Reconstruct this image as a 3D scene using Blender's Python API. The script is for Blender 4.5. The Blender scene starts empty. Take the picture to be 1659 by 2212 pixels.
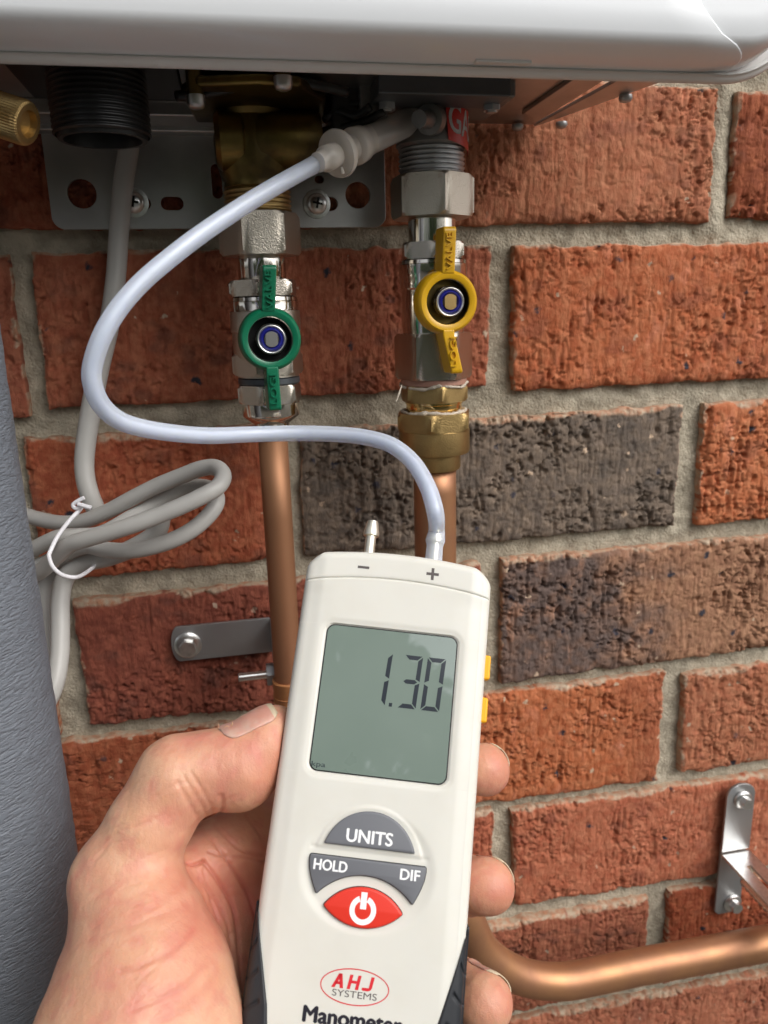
import bpy, bmesh, math, random
import numpy as np
from mathutils import Matrix, Vector, Euler
from mathutils.geometry import tessellate_polygon

SC = bpy.context.scene
COL = SC.collection
rad = math.radians

# ----------------------------------------------------------------------------- camera
CE = (rad(75.295), rad(1.525), rad(-11.091))
CC = np.array([-0.14514, -0.40531, -0.03466])
F = 1662.0                      # focal length for a picture 1659 x 2212
cam_d = bpy.data.cameras.new('camera')
cam = bpy.data.objects.new('camera', cam_d); COL.objects.link(cam)
cam.location = CC; cam.rotation_euler = CE
cam_d.sensor_fit = 'VERTICAL'; cam_d.sensor_height = 24.0
cam_d.lens = 24.0 * F / 2212.0
cam_d.clip_start = 0.01; cam_d.clip_end = 200
cam_d.dof.use_dof = True; cam_d.dof.focus_distance = 0.295; cam_d.dof.aperture_fstop = 11.5
SC.camera = cam

# ----------------------------------------------------------------------------- world, sun, exposure
SUN_EL, SUN_AZ = 44.0, 136.0    # azimuth measured clockwise from +Y (into the wall)
w = bpy.data.worlds.new('World'); SC.world = w; w.use_nodes = True
nt = w.node_tree; bg = nt.nodes['Background']
sky = nt.nodes.new('ShaderNodeTexSky'); sky.sky_type = 'NISHITA'; sky.sun_disc = False
sky.sun_elevation = rad(SUN_EL); sky.sun_rotation = rad(SUN_AZ)
sky.air_density = 1.0; sky.dust_density = 4.0; sky.ozone_density = 1.0
hsv = nt.nodes.new('ShaderNodeHueSaturation'); hsv.inputs['Saturation'].default_value = 0.22
nt.links.new(sky.outputs[0], hsv.inputs['Color']); nt.links.new(hsv.outputs[0], bg.inputs['Color'])
bg.inputs['Strength'].default_value = 0.15
sd = bpy.data.lights.new('sun', 'SUN'); sd.energy = 1.3; sd.angle = rad(55); sd.color = (1.0, .965, .92)
sun = bpy.data.objects.new('sun', sd); COL.objects.link(sun)
_el, _az = rad(SUN_EL), rad(SUN_AZ)
_dir = Vector((math.sin(_az) * math.cos(_el), math.cos(_az) * math.cos(_el), math.sin(_el)))
sun.rotation_euler = _dir.to_track_quat('Z', 'Y').to_euler(); sun.location = (1, -2, 3)
SC.view_settings.view_transform = 'Standard'; SC.view_settings.look = 'None'
SC.view_settings.exposure = 0.32; SC.view_settings.gamma = 1; SC.view_settings.use_curve_mapping = False

# ----------------------------------------------------------------------------- measuring helpers
RC = np.array(Euler(CE, 'XYZ').to_matrix())
def ray(px, py): return RC @ np.array([(px - 829.5) / F, (1106 - py) / F, -1.0])
def W(px, py, Y):                # point on the vertical plane at Y
    d = ray(px, py); return CC + (Y - CC[1]) / d[1] * d
def WZ(px, py, Z):
    d = ray(px, py); return CC + (Z - CC[2]) / d[2] * d
def D(px, py, dep): return CC + dep * ray(px, py)      # point at a depth before the lens
def pr(P):
    q = RC.T @ (np.asarray(P) - CC); return 829.5 + F * q[0] / -q[2], 1106 - F * q[1] / -q[2], -q[2]
def zfor(X, Y, py):
    lo, hi = -1.0, .6
    for _ in range(40):
        m = (lo + hi) / 2
        if pr((X, Y, m))[1] > py: lo = m
        else: hi = m
    return (lo + hi) / 2
def rfor(X, Y, Z, half): return half * pr((X, Y, Z))[2] / F

# ----------------------------------------------------------------------------- noise
_rng = np.random.RandomState(7)
_T = _rng.rand(256, 256)
_T3 = _rng.rand(64, 64, 64)
def vn(x, y, s=0):
    x = np.asarray(x, float) + s * 17.31; y = np.asarray(y, float) + s * 9.77
    xi = np.floor(x).astype(int); yi = np.floor(y).astype(int); fx = x - xi; fy = y - yi
    fx = fx * fx * (3 - 2 * fx); fy = fy * fy * (3 - 2 * fy)
    a = _T[xi & 255, yi & 255]; b = _T[(xi + 1) & 255, yi & 255]; c = _T[xi & 255, (yi + 1) & 255]; d = _T[(xi + 1) & 255, (yi + 1) & 255]
    return (a * (1 - fx) + b * fx) * (1 - fy) + (c * (1 - fx) + d * fx) * fy
def fb(x, y, s=0, o=4):
    v = 0; a = .5; t = 0
    for i in range(o):
        v = v + a * vn(x * 2 ** i, y * 2 ** i, s + i * 3.1); t += a; a *= .5
    return v / t
def vn3(p, s=0):
    p = p + s * 7.7; i = np.floor(p).astype(int); f = p - i; f = f * f * (3 - 2 * f); r = 0
    for dx in (0, 1):
        for dy in (0, 1):
            for dz in (0, 1):
                wgt = (f[:, 0] if dx else 1 - f[:, 0]) * (f[:, 1] if dy else 1 - f[:, 1]) * (f[:, 2] if dz else 1 - f[:, 2])
                r = r + wgt * _T3[(i[:, 0] + dx) & 63, (i[:, 1] + dy) & 63, (i[:, 2] + dz) & 63]
    return r
def sst(a, b, x):
    t = np.clip((x - a) / (b - a), 0, 1); return t * t * (3 - 2 * t)

# ----------------------------------------------------------------------------- materials
def mat(name, col, rough=.5, metal=0., noise=None, bump=None, coat=0., spec=None, sss=None, trans=None, ior=1.45, alpha=None, aniso=None, coord='Object'):
    """noise=(scale, other colour, lo, hi[, stretch]); bump=(scale, strength, distance[, stretch])"""
    m = bpy.data.materials.new(name); m.use_nodes = True; n = m.node_tree; p = n.nodes['Principled BSDF']
    p.inputs['Base Color'].default_value = (*col, 1); p.inputs['Roughness'].default_value = rough
    p.inputs['Metallic'].default_value = metal; p.inputs['Coat Weight'].default_value = coat; p.inputs['Coat Roughness'].default_value = .12
    p.inputs['IOR'].default_value = ior
    if spec is not None: p.inputs['Specular IOR Level'].default_value = spec
    if trans: p.inputs['Transmission Weight'].default_value = trans
    if alpha is not None: p.inputs['Alpha'].default_value = alpha
    if sss:
        p.inputs['Subsurface Weight'].default_value = sss[0]; p.inputs['Subsurface Radius'].default_value = sss[1]; p.inputs['Subsurface Scale'].default_value = sss[2]
    tc = n.nodes.new('ShaderNodeTexCoord')
    def src(st):
        mp = n.nodes.new('ShaderNodeMapping'); n.links.new(tc.outputs[coord], mp.inputs[0])
        mp.inputs['Scale'].default_value = st; return mp.outputs[0]
    if noise:
        t = n.nodes.new('ShaderNodeTexNoise'); t.inputs['Scale'].default_value = noise[0]; t.inputs['Detail'].default_value = 6
        n.links.new(src(noise[4] if len(noise) > 4 else (1, 1, 1)), t.inputs['Vector'])
        r = n.nodes.new('ShaderNodeMapRange'); r.inputs[1].default_value = noise[2]; r.inputs[2].default_value = noise[3]
        n.links.new(t.outputs[0], r.inputs[0])
        x = n.nodes.new('ShaderNodeMix'); x.data_type = 'RGBA'; x.inputs[6].default_value = (*col, 1); x.inputs[7].default_value = (*noise[1], 1)
        n.links.new(r.outputs[0], x.inputs[0]); n.links.new(x.outputs[2], p.inputs['Base Color'])
        r2 = n.nodes.new('ShaderNodeMapRange'); r2.inputs[3].default_value = rough; r2.inputs[4].default_value = min(1, rough + .06)
        n.links.new(r.outputs[0], r2.inputs[0]); n.links.new(r2.outputs[0], p.inputs['Roughness'])
    if bump:
        t = n.nodes.new('ShaderNodeTexNoise'); t.inputs['Scale'].default_value = bump[0]; t.inputs['Detail'].default_value = 5
        n.links.new(src(bump[3] if len(bump) > 3 else (1, 1, 1)), t.inputs['Vector'])
        b = n.nodes.new('ShaderNodeBump'); b.inputs['Strength'].default_value = bump[1]; b.inputs['Distance'].default_value = bump[2]
        n.links.new(t.outputs[0], b.inputs['Height']); n.links.new(b.outputs[0], p.inputs['Normal'])
    return m

def brick_mat(name, cols, tint, specks=True):
    """cols: three colours mixed by noise; tint: 4th colour for blotches on part of the brick"""
    m = bpy.data.materials.new(name); m.use_nodes = True; n = m.node_tree; p = n.nodes['Principled BSDF']
    L = n.links.new
    tc = n.nodes.new('ShaderNodeTexCoord')
    def noise(scale, det=6, st=(1, 1, 1), rough=.6):
        mp = n.nodes.new('ShaderNodeMapping'); mp.inputs['Scale'].default_value = st; L(tc.outputs['Object'], mp.inputs[0])
        t = n.nodes.new('ShaderNodeTexNoise'); t.inputs['Scale'].default_value = scale; t.inputs['Detail'].default_value = det; t.inputs['Roughness'].default_value = rough
        L(mp.outputs[0], t.inputs[0]); return t.outputs[0]
    def ramp(a, b, v):
        r = n.nodes.new('ShaderNodeMapRange'); r.inputs[1].default_value = a; r.inputs[2].default_value = b; L(v, r.inputs[0]); return r.outputs[0]
    def mix(f, a, b):
        x = n.nodes.new('ShaderNodeMix'); x.data_type = 'RGBA'
        for i, v in ((0, f), (6, a), (7, b)):
            if hasattr(v, 'is_linked') or hasattr(v, 'links'): L(v, x.inputs[i])
            elif i: x.inputs[i].default_value = (*v, 1)
            else: x.inputs[i].default_value = v
        return x.outputs[2]
    c = mix(ramp(.35, .65, noise(28)), cols[0], cols[1])
    c = mix(ramp(.42, .62, noise(160, 8)), c, cols[2])
    at = n.nodes.new('ShaderNodeAttribute'); at.attribute_name = 'tint'
    c = mix(at.outputs['Fac'], c, tint)
    # bluish iron spots and pale grit
    v = n.nodes.new('ShaderNodeTexVoronoi'); v.inputs['Scale'].default_value = 88; v.inputs['Randomness'].default_value = 1
    wv = n.nodes.new('ShaderNodeVectorMath'); wv.operation = 'MULTIPLY_ADD'
    nn = n.nodes.new('ShaderNodeTexNoise'); nn.inputs['Scale'].default_value = 300; L(tc.outputs['Object'], nn.inputs[0])
    L(nn.outputs['Color'], wv.inputs[0]); wv.inputs[1].default_value = (.006, .006, .006); L(tc.outputs['Object'], wv.inputs[2]); L(wv.outputs[0], v.inputs[0])
    s = ramp(.24, .12, v.outputs['Distance'])
    sp = n.nodes.new('ShaderNodeSeparateColor'); L(v.outputs['Color'], sp.inputs[0])
    k1 = n.nodes.new('ShaderNodeMath'); k1.operation = 'MULTIPLY'; L(s, k1.inputs[0]); L(ramp(.80, .82, sp.outputs[0]), k1.inputs[1])
    c = mix(k1.outputs[0], c, (.035, .033, .045))
    v2 = n.nodes.new('ShaderNodeTexVoronoi'); v2.inputs['Scale'].default_value = 150; L(wv.outputs[0], v2.inputs[0])
    sp2 = n.nodes.new('ShaderNodeSeparateColor'); L(v2.outputs['Color'], sp2.inputs[0])
    k2 = n.nodes.new('ShaderNodeMath'); k2.operation = 'MULTIPLY'; L(ramp(.26, .16, v2.outputs['Distance']), k2.inputs[0]); L(ramp(.93, .94, sp2.outputs[0]), k2.inputs[1])
    c = mix(k2.outputs[0], c, (.50, .36, .26))
    oi = n.nodes.new('ShaderNodeObjectInfo'); hs_ = n.nodes.new('ShaderNodeHueSaturation'); L(c, hs_.inputs['Color'])
    for sock, lo_, hi_, k_ in (('Hue', .500, .508, 1.0), ('Saturation', .95, 1.05, 7.3), ('Value', .88, 1.16, 3.7)):
        m1 = n.nodes.new('ShaderNodeMath'); m1.operation = 'MULTIPLY'; L(oi.outputs['Random'], m1.inputs[0]); m1.inputs[1].default_value = k_
        m2 = n.nodes.new('ShaderNodeMath'); m2.operation = 'FRACT'; L(m1.outputs[0], m2.inputs[0])
        r = n.nodes.new('ShaderNodeMapRange'); r.inputs[3].default_value = lo_; r.inputs[4].default_value = hi_; L(m2.outputs[0], r.inputs[0]); L(r.outputs[0], hs_.inputs[sock])
    c = hs_.outputs[0]
    c = mix(ramp(.56, .72, noise(75, 8, (1, 1, .5))), c, tuple(min(1, q * 1.18 + .012) for q in cols[2]))
    a2 = n.nodes.new('ShaderNodeAttribute'); a2.attribute_name = 'smear'
    c = mix(a2.outputs['Fac'], c, mix(ramp(.4, .6, noise(240)), (.46, .36, .26), (.44, .22, .13)))
    L(c, p.inputs['Base Color'])
    p.inputs['Roughness'].default_value = .82; p.inputs['Specular IOR Level'].default_value = .35
    b = n.nodes.new('ShaderNodeBump'); b.inputs['Strength'].default_value = .9; b.inputs['Distance'].default_value = .0008; L(noise(420, 6, (1, 1, .6), .7), b.inputs['Height'])
    b3 = n.nodes.new('ShaderNodeBump'); b3.inputs['Strength'].default_value = .4; b3.inputs['Distance'].default_value = .0008; L(ramp(.40, .60, noise(330, 5, (1, 1, .32), .65)), b3.inputs['Height']); L(b.outputs[0], b3.inputs['Normal'])
    L(b3.outputs[0], p.inputs['Normal'])
    return m

M = {}
M['brick_red'] = brick_mat('brick_red', [(.33, .082, .040), (.275, .064, .033), (.40, .125, .065)], (.14, .05, .035))
M['brick_orange'] = brick_mat('brick_orange', [(.41, .118, .056), (.36, .092, .045), (.48, .17, .090)], (.24, .07, .042))
M['brick_deep'] = brick_mat('brick_deep', [(.26, .058, .030), (.20, .045, .024), (.32, .085, .045)], (.10, .04, .03))
M['brick_char'] = brick_mat('brick_char', [(.135, .102, .080), (.105, .080, .065), (.19, .14, .105)], (.075, .062, .054))
M['brick_brown'] = brick_mat('brick_brown', [(.30, .14, .082), (.24, .105, .062), (.37, .185, .11)], (.115, .078, .068))
M['mortar'] = mat('mortar', (.52, .46, .355), .95, noise=(110, (.33, .29, .22), .36, .64), bump=(700, 1., .0014))
M['white_enamel'] = mat('white_enamel', (.80, .825, .85), .34, coat=.6, bump=(900, .05, .0002))
M['grey_lip'] = mat('grey_lip', (.70, .69, .67), .38)
M['steel'] = mat('steel', (.52, .51, .50), .36, 1, noise=(40, (.40, .39, .38), .35, .7), bump=(300, .06, .0003))
M['galv'] = mat('galvanised', (.42, .43, .44), .42, .9, noise=(90, (.42, .42, .42), .35, .65))
M['bright_zinc'] = mat('bright_zinc', (.80, .80, .78), .28, 1, noise=(300, (.6, .6, .58), .4, .7))
M['cast_grey'] = mat('cast_grey', (.20, .195, .19), .45, .7, bump=(500, .3, .0004))
M['dark_steel'] = mat('dark_steel', (.10, .11, .12), .4, .6)
M['black_plastic'] = mat('black_plastic', (.012, .012, .012), .38)
M['chrome'] = mat('chrome', (.70, .66, .60), .12, 1)
M['nickel_cast'] = mat('nickel_cast', (.56, .51, .43), .33, 1, bump=(1700, .55, .0004))
M['nickel_satin'] = mat('nickel_satin', (.56, .51, .44), .27, 1, bump=(1600, .35, .0003))
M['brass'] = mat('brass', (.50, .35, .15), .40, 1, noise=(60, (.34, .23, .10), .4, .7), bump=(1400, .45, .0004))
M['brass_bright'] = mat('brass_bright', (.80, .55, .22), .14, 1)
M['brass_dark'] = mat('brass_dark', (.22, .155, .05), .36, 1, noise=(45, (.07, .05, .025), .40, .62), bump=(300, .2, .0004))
M['copper'] = mat('copper', (.33, .165, .085), .52, .6, noise=(55, (.36, .17, .09), .42, .62, (1, 1, .15)), bump=(300, .1, .0002))
M['copper_aged'] = mat('copper_aged', (.43, .215, .105), .42, .65, noise=(70, (.34, .165, .095), .35, .75), bump=(240, .12, .0002))
M['copper_plastic'] = mat('copper_plastic', (.42, .18, .07), .42)
M['port_metal'] = mat('port_metal', (.78, .74, .62), .30, .85)
M['green'] = mat('green_enamel', (.004, .145, .07), .33, coat=.3, bump=(300, .15, .0003))
M['yellow'] = mat('yellow_enamel', (.68, .38, .008), .36, coat=.3, bump=(300, .15, .0003))
M['blue_ring'] = mat('blue_ring', (.012, .014, .20), .3)
M['cable'] = mat('cable_grey', (.46, .45, .425), .36, bump=(200, .05, .0003), noise=(20, (.40, .39, .37), .4, .6))
M['tie'] = mat('white_wire', (.80, .79, .82), .35)
M['lag'] = None
M['red_label'] = mat('red_label', (.55, .03, .02), .35)
M['white_print'] = mat('white_print', (.85, .85, .85), .45)
M['abs'] = mat('abs_white', (.675, .66, .60), .33, noise=(55, (.645, .625, .56), .45, .75), sss=(.15, (.004, .003, .002), .3), bump=(2500, .02, .0001))
M['abs_dark'] = mat('grip_rubber', (.022, .024, .028), .42, bump=(2500, .1, .0001))
M['button_grey'] = mat('button_rubber_grey', (.15, .155, .17), .46)
M['button_red'] = mat('button_rubber_red', (.68, .035, .018), .42)
M['button_yellow'] = mat('button_yellow', (.85, .40, .01), .4)
M['lcd'] = mat('lcd', (.170, .225, .190), .25, coat=1., noise=(18, (.20, .255, .22), .3, .7)); M['lcd'].node_tree.nodes['Principled BSDF'].inputs['Coat IOR'].default_value = 2.1; M['lcd'].node_tree.nodes['Principled BSDF'].inputs['Coat Roughness'].default_value = .02  # the noise paints soft pale reflections into the screen colour
M['lcd_ink'] = mat('lcd_ink', (.010, .016, .026), .4, coat=1.)
M['ink_grey'] = mat('ink_grey', (.09, .075, .07), .5)
M['ink_dark'] = mat('ink_dark', (.012, .010, .018), .5)
M['ink_red'] = mat('ink_red', (.62, .02, .03), .45)
M['gap'] = mat('gap_dark', (.012, .012, .012), .7)
M['ptfe'] = mat('thread_sealant', (.50, .44, .36), .6, bump=(900, .6, .0006))
M['copper_gasket'] = mat('fibre_gasket', (.36, .19, .14), .5, bump=(700, .5, .0006))
M['nail'] = mat('nail', (.56, .26, .20), .42, coat=.1, sss=(.3, (.006, .002, .001), .5), noise=(160, (.62, .38, .30), .4, .7))
M['nail_tip'] = mat('nail_tip', (.52, .43, .30), .45)
M['ground'] = mat('ground', (.13, .12, .105), .9, noise=(3, (.08, .075, .06), .35, .65), bump=(40, .5, .01))
M['leaf'] = mat('leaf', (.045, .10, .025), .5, noise=(6, (.08, .14, .03), .4, .6))

# clear hose: milky polymer, light passes in part
def milky(name, col, alpha, trans, rough):
    m = mat(name, col, rough, trans=trans, ior=1.4, sss=(.5, (.01, .01, .012), .5), coat=.5)
    n = m.node_tree; p = n.nodes['Principled BSDF']; o = n.nodes['Material Output']
    tr = n.nodes.new('ShaderNodeBsdfTransparent'); mx = n.nodes.new('ShaderNodeMixShader')
    lw = n.nodes.new('ShaderNodeLayerWeight'); lw.inputs[0].default_value = .35
    r = n.nodes.new('ShaderNodeMapRange'); r.inputs[3].default_value = alpha; r.inputs[4].default_value = 1
    n.links.new(lw.outputs['Facing'], r.inputs[0]); n.links.new(r.outputs[0], mx.inputs[0])
    n.links.new(tr.outputs[0], mx.inputs[1]); n.links.new(p.outputs[0], mx.inputs[2]); n.links.new(mx.outputs[0], o.inputs[0]); return m
M['hose'] = milky('silicone_hose', (.74, .81, .98), .36, .12, .08)
M['hose_bore'] = milky('hose_bore', (.72, .79, .96), .62, .05, .06)
M['hose_big'] = milky('clear_vinyl', (.72, .68, .65), .38, .1, .12)
M['luer'] = milky('translucent_nylon', (.76, .71, .64), .6, .1, .25)

# lagging: grey foam sleeve with fine crosswise wrinkles
def lag_mat():
    m = mat('grey_foam_sleeve', (.15, .168, .195), .42); n = m.node_tree; p = n.nodes['Principled BSDF']; L = n.links.new
    tc = n.nodes.new('ShaderNodeTexCoord'); mp = n.nodes.new('ShaderNodeMapping'); mp.inputs['Scale'].default_value = (1.3, 1.3, 5.0); L(tc.outputs['Object'], mp.inputs[0])
    a = n.nodes.new('ShaderNodeTexNoise'); a.inputs['Scale'].default_value = 230; a.inputs['Detail'].default_value = 4; a.inputs['Distortion'].default_value = .25; L(mp.outputs[0], a.inputs[0])
    r = n.nodes.new('ShaderNodeMapRange'); r.inputs[1].default_value = .36; r.inputs[2].default_value = .56; L(a.outputs[0], r.inputs[0])
    b = n.nodes.new('ShaderNodeBump'); b.inputs['Strength'].default_value = .6; b.inputs['Distance'].default_value = .0008; L(r.outputs[0], b.inputs['Height']); L(b.outputs[0], p.inputs['Normal'])
    return m
M['lag'] = lag_mat()

def skin_mat():
    m = bpy.data.materials.new('skin'); m.use_nodes = True; n = m.node_tree; p = n.nodes['Principled BSDF']; L = n.links.new
    tc = n.nodes.new('ShaderNodeTexCoord')
    def noi(s, d=4, st=(1, 1, 1)):
        mp = n.nodes.new('ShaderNodeMapping'); mp.inputs['Scale'].default_value = st; L(tc.outputs['Object'], mp.inputs[0])
        t = n.nodes.new('ShaderNodeTexNoise'); t.inputs['Scale'].default_value = s; t.inputs['Detail'].default_value = d; L(mp.outputs[0], t.inputs[0]); return t.outputs[0]
    def mr(v, a, b, c=0, d=1):
        r = n.nodes.new('ShaderNodeMapRange'); r.inputs[1].default_value = a; r.inputs[2].default_value = b; r.inputs[3].default_value = c; r.inputs[4].default_value = d; L(v, r.inputs[0]); return r.outputs[0]
    def mix(f, a, b):
        x = n.nodes.new('ShaderNodeMix'); x.data_type = 'RGBA'; L(f, x.inputs[0])
        for i, v in ((6, a), (7, b)):
            if isinstance(v, tuple): x.inputs[i].default_value = (*v, 1)
            else: L(v, x.inputs[i])
        return x.outputs[2]
    c = mix(mr(noi(38), .35, .65), (.62, .335, .20), (.57, .27, .18))
    c = mix(mr(noi(60, 6), .45, .62, 0, .8), c, (.66, .39, .25))
    c = mix(mr(noi(150, 6),   .50, .68, 0, .5), c, (.56, .20, .15))
    at = n.nodes.new('ShaderNodeAttribute'); at.attribute_name = 'red'
    c = mix(at.outputs['Fac'], c, (.48, .13, .09))
    L(c, p.inputs['Base Color'])
    p.inputs['Roughness'].default_value = .47; p.inputs['Subsurface Weight'].default_value = .35
    p.inputs['Subsurface Radius'].default_value = (.006, .0022, .0012); p.inputs['Subsurface Scale'].default_value = .5
    v = n.nodes.new('ShaderNodeTexVoronoi'); v.feature = 'DISTANCE_TO_EDGE'; v.inputs['Scale'].default_value = 950
    wv = n.nodes.new('ShaderNodeMapping'); wv.inputs['Scale'].default_value = (1, 1, 1); L(tc.outputs['Object'], wv.inputs[0]); L(wv.outputs[0], v.inputs[0])
    b1 = n.nodes.new('ShaderNodeBump'); b1.inputs['Strength'].default_value = .20; b1.inputs['Distance'].default_value = .0002; L(mr(v.outputs[0], 0, .12), b1.inputs['Height'])
    b2 = n.nodes.new('ShaderNodeBump'); b2.inputs['Strength'].default_value = .5; b2.inputs['Distance'].default_value = .0008; L(noi(260, 7, (1.4, 1.4, .7)), b2.inputs['Height']); L(b1.outputs[0], b2.inputs['Normal'])
    L(b2.outputs[0], p.inputs['Normal']); return m
M['skin'] = skin_mat()

# ----------------------------------------------------------------------------- object helpers
def wloc(o):
    return o.matrix_basis if o.parent is None else wloc(o.parent) @ o.matrix_basis
def root(name, label, cat, loc=(0, 0, 0), group=None, mtx=None):
    o = bpy.data.objects.new(name, None); COL.objects.link(o); o.empty_display_size = .01
    if mtx is not None: o.matrix_basis = mtx
    else: o.location = loc
    o['label'] = label; o['category'] = cat
    if group: o['group'] = group
    return o
def tag(o, label=None, cat=None, group=None, kind=None):
    for k, v in (('label', label), ('category', cat), ('group', group), ('kind', kind)):
        if v: o[k] = v
    return o
def obj(name, V, Fc, m, parent=None, smooth=True, local=False, bevel=0, seg=2, attrs=None, label=None):
    me = bpy.data.meshes.new(name); V = np.asarray(V, float)
    if parent is not None and not local:
        inv = np.array(wloc(parent).inverted()); V = V @ inv[:3, :3].T + inv[:3, 3]
    if isinstance(Fc, np.ndarray) and Fc.ndim == 2:
        nv, nf, k = len(V), len(Fc), Fc.shape[1]
        me.vertices.add(nv); me.vertices.foreach_set('co', V.ravel()); me.loops.add(nf * k); me.loops.foreach_set('vertex_index', Fc.astype(np.int32).ravel())
        me.polygons.add(nf); me.polygons.foreach_set('loop_start', np.arange(nf, dtype=np.int32) * k); me.polygons.foreach_set('loop_total', np.full(nf, k, dtype=np.int32))
        me.update(calc_edges=True)
    else:
        me.from_pydata(V.tolist(), [], [list(map(int, f)) for f in Fc])
    if attrs:
        for an, av in attrs.items():
            a = me.attributes.new(an, 'FLOAT', 'POINT'); a.data.foreach_set('value', np.asarray(av, np.float32))
    me.polygons.foreach_set('use_smooth', [smooth] * len(me.polygons))
    me.materials.append(M[m] if isinstance(m, str) else m); me.validate(); me.update()
    o = bpy.data.objects.new(name, me); COL.objects.link(o)
    if parent is not None: o.parent = parent
    if bevel:
        b = o.modifiers.new('bevel', 'BEVEL'); b.width = bevel; b.segments = seg; b.limit_method = 'ANGLE'; b.angle_limit = rad(30); b.harden_normals = True
    if label: o['label'] = label
    return o

class MB:
    def __init__(s): s.V = []; s.F = []
    def add(s, V, Fc):
        o = len(s.V); s.V += [tuple(v) for v in V]; s.F += [tuple(i + o for i in f) for f in Fc]; return s
    def box(s, c, h, R=None):
        R = np.eye(3) if R is None else np.array(R)
        V = [np.array(c) + R @ (np.array(h) * np.array(k)) for k in ((-1,-1,-1),(1,-1,-1),(1,1,-1),(-1,1,-1),(-1,-1,1),(1,-1,1),(1,1,1),(-1,1,1))]
        return s.add(V, [(0,3,2,1),(4,5,6,7),(0,1,5,4),(1,2,6,5),(2,3,7,6),(3,0,4,7)])
    def lathe(s, prof, o, ax, seg=40, rot=0., caps=True, sq=None):
        """prof: (radius, height) pairs along ax from o"""
        ax = np.array(ax, float); ax /= np.linalg.norm(ax)
        u = np.cross(ax, (0, 1, 0) if abs(ax[1]) < .9 else (1, 0, 0)); u /= np.linalg.norm(u); v = np.cross(ax, u)
        V = []; n = len(prof)
        for r, h in prof:
            for k in range(seg):
                a = 2 * math.pi * k / seg + rot; V.append(np.array(o) + ax * h + r * (math.cos(a) * u + math.sin(a) * v))
        Fc = [(i * seg + k, i * seg + (k + 1) % seg, (i + 1) * seg + (k + 1) % seg, (i + 1) * seg + k) for i in range(n - 1) for k in range(seg)]
        if caps: Fc += [tuple(range(seg))[::-1], tuple((n - 1) * seg + k for k in range(seg))]
        return s.add(V, Fc)
    def prism(s, pts, off):
        """closed polygon pts (3d) pushed by off"""
        n = len(pts); P = [np.array(p, float) for p in pts]; V = P + [p + np.array(off) for p in P]
        if n > 12: T = tessellate_polygon([[Vector(p) for p in P]]); caps = [tuple(t) for t in T] + [tuple(i + n for i in t)[::-1] for t in T]
        else: caps = [tuple(range(n)), tuple(range(2 * n - 1, n - 1, -1))]
        return s.add(V, caps + [(i, i + n, (i + 1) % n + n, (i + 1) % n) for i in range(n)])
    def build(s, name, m, parent=None, **k):
        o = obj(name, s.V, s.F, m, parent, **k)
        bm = bmesh.new(); bm.from_mesh(o.data); bmesh.ops.recalc_face_normals(bm, faces=bm.faces); bm.to_mesh(o.data); bm.free(); return o

def hexnut(o, ax, R, h, rot=0., ch=.10, hole=None):
    """hexagonal prism with the corners turned off by a chamfer cone; R = circumradius"""
    ax = np.array(ax, float) / np.linalg.norm(ax)
    u = np.cross(ax, (0, 1, 0) if abs(ax[1]) < .9 else (1, 0, 0)); u /= np.linalg.norm(u); v = np.cross(ax, u)
    S = 12; c = R * ch * .5; V = []; rows = [(-.93, 0), (1, c), (1, h - c), (-.93, h)]
    n = 0; seg = 6 * S
    for kind, hh in rows:
        for k in range(seg):
            a = 2 * math.pi * k / seg + rot; m_ = (a - rot) % (math.pi / 3) - math.pi / 6
            r = R * math.cos(math.pi / 6) / math.cos(m_)
            z = hh
            if kind < 0: r = min(r, R * .93)
            else:
                ex = max(0, r - R * .90) * .55
                z = hh + (ex if hh < h / 2 else -ex)
            V.append(np.array(o) + ax * z + r * (math.cos(a) * u + math.sin(a) * v))
    Fc = [(i * seg + k, i * seg + (k + 1) % seg, (i + 1) * seg + (k + 1) % seg, (i + 1) * seg + k) for i in range(3) for k in range(seg)]
    Fc += [tuple(range(seg))[::-1], tuple(3 * seg + k for k in range(seg))]
    return MB().add(V, Fc)

def edge_split(o, ang=28):
    me = o.data
    bm = bmesh.new(); bm.from_mesh(me)
    for e in bm.edges:
        e.smooth = not (len(e.link_faces) == 2 and e.calc_face_angle(0) > rad(ang))
    bm.to_mesh(me); bm.free(); return o

def cr(P, n=8):
    P = [np.array(p, float) for p in P]; P = [2 * P[0] - P[1]] + P + [2 * P[-1] - P[-2]]; out = []
    for i in range(1, len(P) - 2):
        for k in range(n):
            t = k / n; a, b, c, d = P[i - 1:i + 3]
            out.append(.5 * ((2 * b) + (c - a) * t + (2 * a - 5 * b + 4 * c - d) * t * t + (3 * b - a - 3 * c + d) * t ** 3))
    return np.array(out + [P[-2]])
def tube(path, r, seg=20, n=8, smooth=True, caps=True):
    C = cr(path, n) if n > 1 else np.array(path, float); m = len(C)
    R = np.full(m, r) if np.isscalar(r) else np.interp(np.linspace(0, len(r) - 1, m), range(len(r)), r)
    T = np.gradient(C, axis=0); T /= np.linalg.norm(T, axis=1)[:, None]
    u = np.cross(T[0], (0, 1, .1)); u /= np.linalg.norm(u); V = []
    for i in range(m):
        u = u - T[i] * (u @ T[i]); u /= np.linalg.norm(u); v = np.cross(T[i], u)
        for k in range(seg):
            a = 2 * math.pi * k / seg; V.append(C[i] + R[i] * (math.cos(a) * u + math.sin(a) * v))
    Fc = [(i * seg + k, i * seg + (k + 1) % seg, (i + 1) * seg + (k + 1) % seg, (i + 1) * seg + k) for i in range(m - 1) for k in range(seg)]
    if caps: Fc += [tuple(range(seg))[::-1], tuple((m - 1) * seg + k for k in range(seg))]
    return MB().add(V, Fc)

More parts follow.
